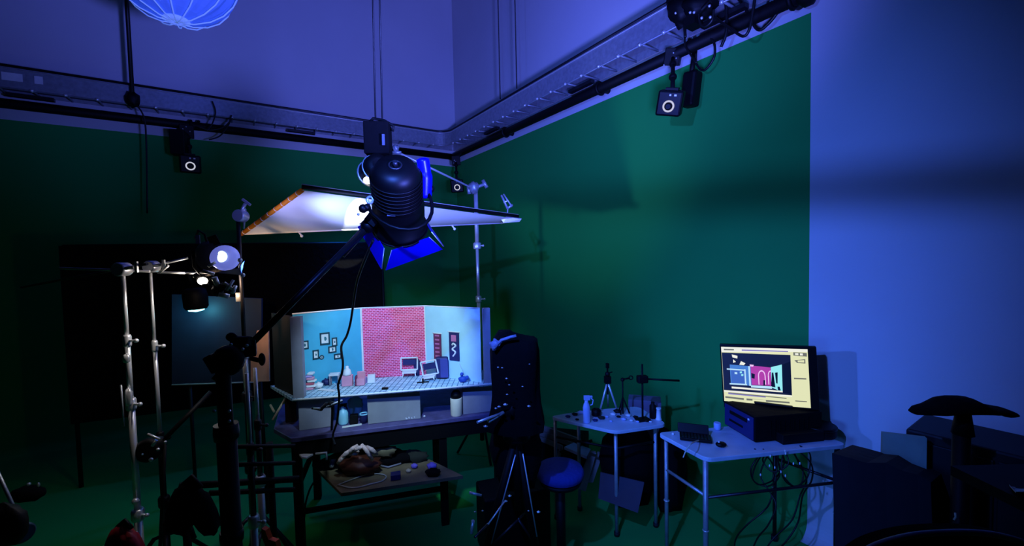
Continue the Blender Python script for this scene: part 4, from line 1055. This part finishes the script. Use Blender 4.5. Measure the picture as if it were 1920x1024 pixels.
for (x, y, r_, m_), lab in zip(bits, wh):
    c = C2(x, y); c = c+U3*r_*.6
    single('craft_bit', lab, 'craft supplies', Mb().ball(c, r_, (1.5,1,.7), n=10, noise=.14), m_, group='odds and ends on the craft table')
# chair, planks and dark things under and behind that table
p = V((.42, 3.15, 0))
T = Thing('wooden_chair', 'wooden chair with pale seat pushed under the craft table', 'chair', H(1080, 920, 0.0)+U3*0)
st = [D(1058,838,3.1), D(1076,830,3.2), D(1108,842,3.15), D(1100,856,3.0)]
T.part('seat', Mb().prism(st, (0,0,-.02)), mat('pale laminate', (170,175,215), .5))
WD = mat('weathered wood', (130,118,110), .8, var=.25)
T.part('leg', Mb().prism([D(1108,848,3.0), D(1118,850,3.0), D(1098,922,2.95), D(1081,916,2.95)], (0,.03,0)), WD)
T.part('leg', Mb().prism([D(1122,850,3.05), D(1130,852,3.05), D(1112,905,3.0), D(1102,905,3.0)], (0,.03,0)), WD)
T.part('leg', Mb().tube(D(1052,835,3.3), D(1046,868,3.3), .012), WD)
T.part('back_rail', Mb().tube(D(1050,848,3.2), D(1110,826,3.15), .010), BLACKP)
for i, (x0, y0, x1, y1) in enumerate(((1012,808,1078,832),(1012,818,1056,838),(1020,800,1090,825))):
    single('timber_plank', ('lower pale timber batten resting by the wall behind the craft table', 'shortest pale timber batten behind the craft table leg', 'topmost pale timber batten behind the craft table')[i], 'plank',
           Mb().prism([D(x0,y0,3.6), D(x1,y1,3.5), D(x1,y1+8,3.5), D(x0,y0+9,3.6)], (0,.03,0)), WD, group='battens behind the craft table')
    
single('prop_crate', 'low dark crate carrying the timber battens', 'crate', Mb().box(V((.38,3.68,.14)), (.5,.2,.26), rotz(-.3)), BLACKP)
c0 = V((.98, 2.98, 0))
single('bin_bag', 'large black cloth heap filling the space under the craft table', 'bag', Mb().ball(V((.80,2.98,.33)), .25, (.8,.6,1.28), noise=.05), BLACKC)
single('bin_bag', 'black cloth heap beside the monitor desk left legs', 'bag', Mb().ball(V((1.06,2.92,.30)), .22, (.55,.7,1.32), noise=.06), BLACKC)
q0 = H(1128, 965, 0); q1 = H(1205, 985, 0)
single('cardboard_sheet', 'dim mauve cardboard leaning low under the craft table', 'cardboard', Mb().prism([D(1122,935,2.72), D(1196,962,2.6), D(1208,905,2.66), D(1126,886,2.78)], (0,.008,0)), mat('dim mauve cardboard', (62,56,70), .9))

# ------------------------------------------------------------------ monitor desk
DT = .75
dl, df, dr = H(1232,811,DT), H(1325,860,DT), H(1590,833,DT)
db = dr + (dl-df)
T = Thing('monitor_desk', 'narrow white-topped metal desk carrying the lit monitor', 'desk', V(((dl+dr)/2).xy.to_3d()))
T.part('desktop', Mb().prism(rounded([dl, df, dr, db], .045), (0,0,-.024)), TOPL, bevel=.004)
ud = (dr-df).normalized(); vd = (dl-df).normalized()
lgs = [dl+ud*.035-vd*.03, df+ud*.02+vd*.03, dr-ud*.03+vd*.03, db-ud*.09-vd*.03]
for i, p in enumerate(lgs):
    rr_ = .0125 if i else .011
    lg = T.part('leg', Mb().tube((p.x,p.y,.02), (p.x,p.y,DT-.02), .014 if i in (1,2) else .0115), STEEL if i in (0,1) else DSTEEL)
    T.part('foot', Mb().lathe((p.x,p.y,0), U3, [(.02,0),(.02,.03)]), RUBBER, lg)
    T.part('height_ring', Mb().torus((p.x,p.y,.34), U3, .0135, .004, 16, 6), CHROME, lg)
zr = D(1325, 930, lgs[1].y).z
def atz(p, z): return V((p.x, p.y, z))
T.part('rail', Mb().tube(atz(lgs[0], zr), atz(lgs[1], zr), .009), STEEL, label='bright left side rail')
T.part('rail', Mb().tube(atz(lgs[1], zr-.01), atz(lgs[2], zr-.01), .008), DSTEEL)
T.part('rail', Mb().tube(atz(lgs[2], zr), atz(lgs[3], zr), .009), DSTEEL)
# monitor
mTL, mTR, mBR, mBL = D(1352,646,2.66), D(1534,648,2.42), D(1534,770,2.42), D(1352,752,2.66)
zt_, zb_ = (mTL.z+mTR.z)/2, (mBL.z+mBR.z)/2
mc = (mTL+mBR)/2
mu = V((mTR.x-mTL.x, mTR.y-mTL.y, (mTR.z-mTL.z+mBR.z-mBL.z)/2)); MW = mu.length; mu.normalize()
mv = (V(((mTL.x-mBL.x)*0, 0, 1)) - mu*mu.z).normalized(); MH = ((mTL.z-mBL.z)+(mTR.z-mBR.z))/2
mn = mu.cross(mv).normalized()
if mn.y > 0: mn = -mn          # towards the camera
O_ = mc-mu*MW/2-mv*MH/2
def M(a, b_, o_=0): return O_+mu*a*MW+mv*b_*MH+mn*o_
foot = H(1452, 800, DT+.0); 
T = Thing('monitor', 'lit flat monitor showing editing software with the miniature set', 'monitor', M(.5,0))
T.part('casing', Mb().prism([M(0,0,-.001), M(1,0,-.001), M(1,1,-.001), M(0,1,-.001)], -mn*.035), BLACKG, bevel=.004)
sm_ = [glow('scr dark', (16,20,48), 1), glow('scr white', (240,240,225), 1), glow('scr cream', (226,228,180), 1), glow('scr grey', (110,112,100), 1),
       glow('scr blue', (70,125,205), 1), glow('scr deep blue', (60,100,190), 1), glow('scr purple', (175,60,165), 1), glow('scr cyan', (150,235,240), 1), glow('scr pink', (240,200,245), 1),
       glow('scr black', (4,6,18), 1), glow('scr violet', (130,120,190), 1), glow('scr ice', (185,225,250), 1)]
DK, WH, CR, GR, BL, DB, PU, CYN, PK, BK, VI, IC = range(12)
sb = Mb(); lay = [0]
def quad(x0, y0, x1, y1, mi, pts=None):
    lay[0] += 1; o_ = .0004+.00007*lay[0]
    P = pts or [(x0,y0),(x1,y0),(x1,y1),(x0,y1)]
    P = [(.012+.976*(a-100)/1265*1.0*(1265/1265), 1-(b_)) for a, b_ in P] if False else P
    pp = [M(a, b_, o_) for a, b_ in P]
    nn = (pp[1]-pp[0]).cross(pp[2]-pp[1])
    if nn.dot(mn) < 0: pp = pp[::-1]
    sb.add(pp, [tuple(range(len(pp)))], mi)
X = lambda px: .015+(px-100)/(1370-100)*.90      # zoom-image x -> screen fraction (bezel on the right)
def Yf(px, py):                                  # perspective rows, measured between top and bottom edges of the lit area
    t = (px-100)/1270; ty = 50+t*30; by = 765+t*130
    return .03+.93*(1-(py-ty)/(by-ty))
def ZQ(pts, mi): quad(0,0,0,0,mi,[(X(a), Yf(a, b_)) for a, b_ in pts])
ZQ([(100,50),(1370,80),(1370,895),(100,765)], CR)
ZQ([(100,50),(1370,80),(1370,118),(100,118)], WH)
ZQ([(140,75),(300,80),(300,98),(140,95)], GR)
ZQ([(420,86),(1100,105),(1100,120),(420,102)], VI)
ZQ([(105,125),(1130,160),(1120,715),(105,620)], DK)
ZQ([(560,140),(850,150),(850,300),(560,290)], mi=DK)
ZQ([(1010,290),(1120,250),(1120,700),(1000,680)], BK)
ZQ([(220,285),(540,310),(540,575),(220,545)], BL)
ZQ([(235,350),(440,365),(440,545),(235,530)], DB)
ZQ([(170,335),(450,355),(450,372),(170,352)], IC)
ZQ([(440,350),(462,352),(462,560),(440,558)], IC)
ZQ([(200,530),(470,548),(470,568),(200,548)], IC)
ZQ([(505,310),(530,312),(530,575),(505,572)], IC)
ZQ([(540,300),(840,330),(830,580),(540,560)], PU)
ZQ([(545,400),(600,420),(590,480),(545,470)], BK)
for k in range(9):
    a0, a1 = PI*k/9, PI*(k+1)/9
    for cx_, ry, rx in ((700,75,55),(835,70,45)):
        ZQ([(cx_-rx*math.cos(a0), 440-ry*math.sin(a0)),(cx_-rx*math.cos(a1), 440-ry*math.sin(a1)),(cx_-rx*.75*math.cos(a1), 440-ry*.78*math.sin(a1)),(cx_-rx*.75*math.cos(a0), 440-ry*.78*math.sin(a0))], PK)
for x_ in (645, 742, 790): ZQ([(x_,440),(x_+14,440),(x_+14,560),(x_,558)], PK)
ZQ([(840,325),(1000,290),(990,670),(835,600)], CYN)
ZQ([(850,400),(872,395),(890,600),(830,590)], BK); ZQ([(895,400),(935,395),(925,550),(905,545)], BK); ZQ([(920,590),(950,590),(965,645),(925,640)], BK)
ZQ([(720,500),(745,500),(740,570),(715,570)], BK)
ZQ([(230,575),(990,650),(990,670),(230,600)], WH)
ZQ([(530,565),(840,585),(840,620),(530,595)], IC)
ZQ([(262,150),(350,170),(345,205),(270,190)], WH); ZQ([(280,215),(320,250),(275,262)], WH); ZQ([(400,240),(465,270),(440,295),(370,288)], WH); ZQ([(530,285),(590,292),(580,315),(530,312)], PK)
ZQ([(290,385),(330,388),(330,415),(290,412)], IC); ZQ([(370,380),(400,375),(405,400),(372,402)], CYN); ZQ([(390,415),(425,412),(420,440),(388,438)], CYN)
ZQ([(105,620),(1120,715),(1120,735),(105,640)], WH)
ZQ([(170,655),(740,715),(740,735),(170,675)], VI); ZQ([(170,650),(1040,745),(1040,758),(170,660)], GR)
ZQ([(120,700),(410,735),(410,760),(120,722)], GR); ZQ([(450,740),(1080,800),(1080,822),(450,765)], GR); ZQ([(540,752),(740,770),(740,795),(540,775)], CR)
ZQ([(1160,470),(1330,478),(1330,496),(1160,488)], GR); ZQ([(1160,782),(1320,795),(1320,808),(1160,795)], GR)
ZQ([(1170,120),(1355,130),(1355,180),(1170,165)], GR); ZQ([(1195,132),(1240,134),(1240,160),(1195,158)], WH); ZQ([(1262,135),(1300,137),(1300,165),(1262,162)], WH)
ZQ([(1180,230),(1330,215),(1330,275),(1215,268)], GR); ZQ([(1225,232),(1315,228),(1315,262),(1225,258)], CR)
T.part('screen', sb, sm_)
T.part('brand_mark', Mb().box(M(.45,-.0,.003)-mv*.004*0, (.022,.003,.006), rotz(math.atan2(mu.y, mu.x))), WHITE)
nk = M(.54, .0, -.05); base = V((nk.x, nk.y, 0))
fz = DT+.155
T.part('neck', Mb().box(V((nk.x, nk.y, (nk.z+.06+fz)/2)), (.055,.03,nk.z+.06-fz+.06), rotz(math.atan2(mu.y, mu.x))), BLACKP, bevel=.006)
T.part('foot', Mb().box(V((nk.x, nk.y, fz+.006)), (.20,.14,.012), rotz(math.atan2(mu.y, mu.x))), BLACKP, bevel=.005)
# computer tower lying flat under the monitor
pc = V((nk.x-.035, nk.y-.045, DT+.001+.075)); cy = math.atan2(ud.y, ud.x)
T = Thing('desktop_computer', 'black desktop computer lying flat beneath the monitor', 'computer', pc-U3*.075)
T.part('case', Mb().box(pc, (.43,.27,.145), rotz(cy)), BLACKC, bevel=.005)
ry = rotz(cy)
T.part('front_panel', Mb().box(pc+ry@V((-0.217,0,0)), (.006,.25,.13), ry), NAVY)
T.part('drive_slot', Mb().box(pc+ry@V((-0.221,0,.03)), (.004,.15,.02), ry).box(pc+ry@V((-0.221,.02,-.02)), (.004,.12,.012), ry), BLACKP)
b = Mb()
for k in range(9): b.box(pc+ry@V((-.12+.03*k,-.137,0)), (.006,.003,.09), ry)
T.part('vent', b, BLACKP)
T.part('power_light', Mb().box(pc+ry@V((-0.222,-.09,.045)), (.003,.012,.010), ry), WHITE)
p = H(1345, 806, DT+.001)
T = Thing('glass_jar', 'small pale blue cup at the left of the computer', 'cup', p)
T.part('cup', Mb().lathe(p, U3, [(.014,0),(.02,.01),(.021,.04),(.018,.045)]), mat('pale blue plastic', (180,195,235)))
# keyboard/tablet
p0 = H(1304, 824, DT+.001)
T = Thing('laptop', 'small black laptop standing open on the left of the monitor desk', 'laptop', p0)
ky = -.35; rk = rotz(ky)
T.part('keyboard_deck', Mb().box(p0+U3*.012, (.17,.09,.016), rk), BLACKG, bevel=.003)
b = Mb()
for i in range(3):
    for j in range(9): b.box(p0+U3*.022+rk@V((-.07+.0175*j,-.026+.024*i,0)), (.012,.016,.004), rk)
T.part('keys', b, DSTEEL)
T.part('lid', Mb().box(p0+U3*.040+rk@V((-.01,.058,0)), (.17,.008,.055), rk @ Matrix.Rotation(-.55,3,'X')), BLACKG, bevel=.003)
p = H(1352, 838, DT+.001)
T = Thing('mouse', 'black computer mouse near the front left desk corner', 'mouse', p)
T.part('body', Mb().ball(p+U3*.014, .03, (1,.75,.5)), BLACKG)
T.part('wheel', Mb().ball(p+U3*.027+V((-.012,0,0)), .006), WHITE)
p = H(1262, 815, DT+.001); single('bottle_cap', 'tiny white cap near the far left desk corner', 'cap', Mb().lathe(p, U3, [(.008,0),(.008,.008),(.004,.012)]), WHITE)
p = H(1548, 822, DT+.001)+V((.0,.06,0))
T = Thing('round_tin', 'shallow round black tin at the right end of the monitor desk', 'tin', p)
T.part('tin', Mb().lathe(p, U3, [(.085,0),(.09,.01),(.09,.045)], 32), BLACKP)
T.part('lid', Mb().lathe(p+U3*.045, U3, [(.093,0),(.093,.012),(.085,.016)], 32), BLACKG)
p = H(1500, 832, DT+.001)
single('black_power_strip', 'black box of plugs along the front edge of the monitor desk', 'power strip', Mb().box(p+U3*.0275+V((.02,.035,0)), (.26,.06,.055), rotz(cy)), BLACKP, bevel=.004)
single('loose_plug_cable', 'thin pale cable end drooping over the desk front left', 'cable', Mb().path(spline([H(1310,826,DT+.02), D(1296,832,2.2), D(1286,846,2.2), D(1281,858,2.2)]), .0035, 6), mat('pale cable', (190,188,175)))
single('monitor_cable', 'black cable dropping from the monitor left corner to the computer', 'cable', Mb().path(spline([M(.02,.1,-.03), M(.01,-.1,-.03), V((M(.03,-.2,-.03).x, M(.03,-.2,-.03).y, DT+.15))]), .003, 6), CABLE)
# tangle of cables
rn = random.Random(3)
tang = [[(1440,838),(1418,870),(1412,900),(1440,912),(1462,890),(1455,850)], [(1450,838),(1430,862),(1450,885),(1478,870),(1470,842)], [(1432,842),(1408,880),(1420,908),(1450,900),(1470,870),(1465,845)],
        [(1485,838),(1498,870),(1512,900),(1500,930),(1485,975),(1450,1010),(1430,1040)], [(1460,845),(1455,890),(1444,940),(1430,960),(1400,985),(1380,1010),(1376,1040)], [(1490,840),(1520,868),(1522,900),(1505,930),(1496,980),(1470,1020),(1440,1045)],
        [(1500,836),(1518,850),(1519,872),(1512,898),(1490,912),(1470,895)], [(1445,842),(1426,890),(1445,925),(1455,950),(1440,985),(1420,1010),(1405,1045)], [(1470,842),(1465,880),(1475,905),(1500,912),(1505,880),(1488,850)], [(1415,842),(1440,858),(1452,880),(1448,900)]]
ln = ['black cable looping furthest left under the desk','short black cable loop close under the desk edge','wide black cable loop at desk underside','long black cable falling to the floor, right of the knot','black cable sweeping down left to the floor','outermost right cable falling from the desk',
      'black cable looping right under the desk','black cable falling straight from the knot','black cable ring in the middle of the knot','short cable slung from the left of the knot']
for i, pts in enumerate(tang):
    yb = 2.33
    single('desk_cable', ln[i], 'cable', Mb().path(spline([D(x, y, yb+.06*math.sin(i*2+k)) for k, (x, y) in enumerate(pts)]), .0042, 6), CABLE, group='tangled cables under the monitor desk')
b = Mb()
for _ in range(10): b.ball(D(rn.uniform(1425,1500), rn.uniform(842,900), 2.24), .004, (1,1,2), n=6)
single('cable_plug', 'little pale plugs and ties scattered in the cable knot', 'plugs', b, WHITE, kind='stuff')

# ------------------------------------------------------------------ lower right silhouettes
p = D(1806, 776, 1.62)
T = Thing('capped_stand', 'black stand with a wide drooping hat-shaped top at right', 'stand', V((p.x, p.y, 0)))
prof = [(-.193,.018),(-.165,.030),(-.115,.036),(-.085,.050),(-.062,.063),(-.03,.066),(.022,.064),(.045,.052),(.07,.036),(.11,.028),(.15,.022),(.185,.008),(.198,-.006)]
bot = [(.198,-.012),(.16,-.012),(.1,-.006),(.05,-.004),(0,0),(-.08,.002),(-.15,.008),(-.193,.014)]
vs = []; fs = []; nn_ = 14
secs_ = []
for k, (dx, zt_) in enumerate(prof):
    zb2 = .004-.00*dx if abs(dx) < .12 else (.004 if dx < 0 else -.012)
    wy_ = .07*math.sqrt(max(.05, 1-(dx/.205)**2)); zc_ = (zt_+zb2)/2; hz = max(.005, (zt_-zb2)/2)
    for j in range(nn_):
        t = 2*PI*j/nn_; vs.append(V((p.x+dx, p.y+wy_*math.cos(t), p.z+zc_+hz*math.sin(t))))
for k in range(len(prof)-1):
    for j in range(nn_): fs.append((k*nn_+j, (k+1)*nn_+j, (k+1)*nn_+(j+1) % nn_, k*nn_+(j+1) % nn_))
fs += [tuple(range(nn_)), tuple((len(prof)-1)*nn_+j for j in range(nn_-1, -1, -1))]
T.part('cap', Mb().add(vs, fs, 0, True), BLACKC)
T.part('column', Mb().tube((p.x-.005,p.y,.05), (p.x-.005,p.y,p.z-.07), .027).tube((p.x,p.y,p.z-.08), (p.x,p.y,p.z+.01), .034, .022), BLACKP)
T.part('base', Mb().lathe((p.x,p.y,0), U3, [(.2,0),(.2,.02),(.05,.06)]), BLACKP)
T.part('bright_hook', Mb().path([D(1791,962,1.58), D(1792,970,1.58), D(1788,975,1.58)], .0035, 6), PLY)
# grey green board
bp = [D(1652,858,1.95), D(1739,878,1.78), D(1738,822,1.78), D(1655,812,1.95)]
single('grey_board', 'muted grey green board leaning beside the dark cabinet', 'board', Mb().prism([V((bp[0].x,bp[0].y,.3)), V((bp[1].x,bp[1].y,.3)), bp[2], bp[3]], (.01,.02,0)), mat('grey green board', (120,150,140), .8))
# dark heap in front of the board
hp_ = V((1.50, 1.90, 0))
T = Thing('dark_draped_cart', 'dark blue-black draped heap right of the monitor desk', 'cart', D(1665, 1010, 1.75))
vs = []; fs = []
outl = [(1560,850),(1590,858),(1625,868),(1660,868),(1690,882),(1720,890),(1745,905)]
n = len(outl)
for k, (x, y) in enumerate(outl):
    t_ = D(x, y, 1.85-.03*k); vs += [t_, V((t_.x+.22, t_.y+.16, t_.z-.04)), V((t_.x+.22, t_.y+.16, .02)), V((t_.x, t_.y-.05, .02))]
for k in range(n-1):
    for j in range(4): fs.append((k*4+j, (k+1)*4+j, (k+1)*4+(j+1) % 4, k*4+(j+1) % 4))
fs += [(3,2,1,0), ((n-1)*4,(n-1)*4+1,(n-1)*4+2,(n-1)*4+3)]
T.part('drape', Mb().add(vs, fs), mat('navy drape', (9,13,26), .9, bump=.5, bs=12))
c0 = D(1868, 795, 1.35)
T = Thing('dark_cabinet', 'tall near-black cabinet at the right edge of the room', 'cabinet', V((2.05, 1.75, 0)))
bx = V((2.05, 1.75, .52)); rz = rotz(-.98)
T.part('body', Mb().box(bx, (.55,.3,1.0), rz), mat('navy black lacquer', (8,10,20), .6), bevel=.01)
T.part('door', Mb().box(bx+rz@V((-.13,-.156,0)), (.25,.012,.92), rz), mat('navy black lacquer', (8,10,20)), bevel=.004)
T.part('door', Mb().box(bx+rz@V((.13,-.156,0)), (.25,.012,.92), rz), mat('navy black lacquer', (8,10,20)), bevel=.004)
pp = [D(1884,899,1.25), D(1926,903,1.25), D(1928,922,1.1), D(1905,922,1.1), D(1896,913,1.12)]
T = Thing('paper_stack', 'white sheet of paper catching light at the right frame edge', 'paper', pp[2])
T.part('sheet', Mb().prism(pp, (0,.0,-.004)), WHITE)
single('paper_shelf', 'dark side table under the white paper at right edge', 'table', Mb().box(pp[2]+V((.14,.02,-.03)), (.34,.3,.03), None).box(V((pp[2].x+.16,pp[2].y+.02,(pp[2].z-.04)/2)), (.05,.05,pp[2].z-.045), None), BLACKP)
# round chair back in the foreground
cc2 = D(1765, 1085, .95)
T = Thing('round_backed_chair', 'curved dark chair back rim peeking up at the bottom right', 'chair', V((cc2.x, cc2.y, 0)))
arc = [D(x, y, .95) for x, y in ((1600,1050),(1640,1024),(1700,1006),(1765,999),(1830,999),(1880,1006),(1930,1022),(1960,1045))]
T.part('back_rim', Mb().path(spline(arc), .007, 10), mat('grey vinyl piping', (125,130,165), .5))
T.part('backrest', Mb().prism([p_+V((0,.012,-.006)) for p_ in spline(arc)]+[D(1930,1200,.95)+V((0,.012,0)), D(1640,1200,.95)+V((0,.012,0))], (0,.03,0)), BLACKC)
T.part('column', Mb().tube((cc2.x,cc2.y+.02,.1), (cc2.x,cc2.y+.02,.95), .03), BLACKP)
T.part('base', Mb().lathe((cc2.x,cc2.y+.02,0), U3, [(.25,0),(.25,.03),(.05,.1)]), BLACKP)

# ------------------------------------------------------------------ lower left
def sandbag(label, px, py, Y, s_, m, group='sandbags weighting the stands'):
    c = D(px, py, Y); T = Thing('sandbag', label, 'sandbag', c-U3*s_, group)
    T.part('pouch', Mb().ball(c+V((-.35*s_,0,-.3*s_)), s_, (.62,.5,1.1), noise=.05, rot=Matrix.Rotation(.35,3,'Y')), m)
    T.part('pouch', Mb().ball(c+V((.45*s_,-.1*s_,-.4*s_)), s_*.9, (.45,.5,1.1), noise=.06, rot=Matrix.Rotation(-.4,3,'Y')), m)
    T.part('handle', Mb().path([c+V((-.4*s_,0,.6*s_)), c+V((0,0,.95*s_)), c+V((.35*s_,0,.5*s_))], s_*.08, 8), BLACKP)
    return T
sandbag('dark red sandbag slung at the foot of the leftmost stand', 236, 1010, 1.72, .085, RED)
sandbag('round black sandbag hanging left of the thick boom column', 362, 938, 1.60, .10, BLACKC)
T = Thing('orange_strap', 'bright orange ratchet strap at the foot of the short chrome stands', 'strap', D(500, 1024, 1.95))
T.part('webbing', Mb().prism([D(490,991,1.95), D(497,995,1.95), D(503,1012,1.95), D(512,1030,1.95), D(498,1026,1.95), D(491,1008,1.95)], (.01,.02,0)), ORANGE)
T.part('tail', Mb().prism([D(503,1012,1.93), D(516,1016,1.93), D(522,1040,1.93), D(508,1040,1.93)], (.01,.02,0)), ORANGE)
TA.part('base_leg', Mb().tube(D(258,1000,2.0), D(190,1030,1.9), .011), CHROME)
# horizontal black bars low between stands
T = Thing('black_dolly', 'low black frame of crossing bars among the stand legs', 'dolly', V((D(450,905,2.0).x, 2.0, 0)))
for (x0, y0, x1, y1, r_) in ((335,912,560,898,.016),(392,925,552,918,.012),(432,838,552,836,.010),(432,872,552,868,.010)):
    T.part('bar', Mb().tube(D(x0,y0,1.9), D(x1,y1,2.15), r_), BLACKP)
T.part('upright', Mb().tube(D(505,830,2.1), V((D(505,830,2.1).x,2.1,.02)), .016), BLACKP)
T.part('upright', Mb().tube(D(345,905,1.9), V((D(345,905,1.9).x,1.9,.02)), .016), BLACKP)
T.part('strut', Mb().tube(D(306,985,1.8), D(348,958,1.85), .009), BLACKP)
T.part('strut', Mb().tube(D(348,965,1.85), D(364,1010,1.8), .010), BLACKP)
T = Thing('tilted_stand', 'slanting dark pole crossing behind the second stand from left', 'stand', D(300, 1000, 2.3))
T.part('pole', Mb().tube(D(310,822,2.2), D(395,735,2.4), .012), BLACKP)
T.part('lower_pole', Mb().tube(D(300,1030,2.2), D(310,822,2.2), .008), BLACKP)
# castor stand at the far left
T = Thing('castor_stand', 'rolling stand leg with castor wheel at bottom left corner', 'light stand', D(44, 1006, 1.55))
T.part('leg', Mb().tube(D(-30,830,1.7), D(26,952,1.58), .006), STEEL)
T.part('fork', Mb().tube(D(30,958,1.56), D(40,985,1.55), .013), STEEL)
T.part('wheel', Mb().lathe(D(44,998,1.55)-V((.014,0,0)), (1,-.3,0), [(.03,0),(.036,.006),(.036,.022),(.03,.028)]), mat('blue grey castor', (30,60,80), .4))
T.part('dark_hub', Mb().ball(D(12,985,1.5), .07, (1,.6,1.1), noise=.05), BLACKP)
T = Thing('floor_case', 'low dark soft case with pale buckles on the floor at left', 'bag', D(52, 925, 2.3))
T.part('case', Mb().ball(D(52,926,2.3), .075, (1.2,.7,.55), noise=.04), BLACKC)
T.part('buckle', Mb().ball(D(54,908,2.24), .009), STEEL)
T.part('buckle', Mb().ball(D(72,909,2.24), .010, (.7,.7,1.3)), STEEL)
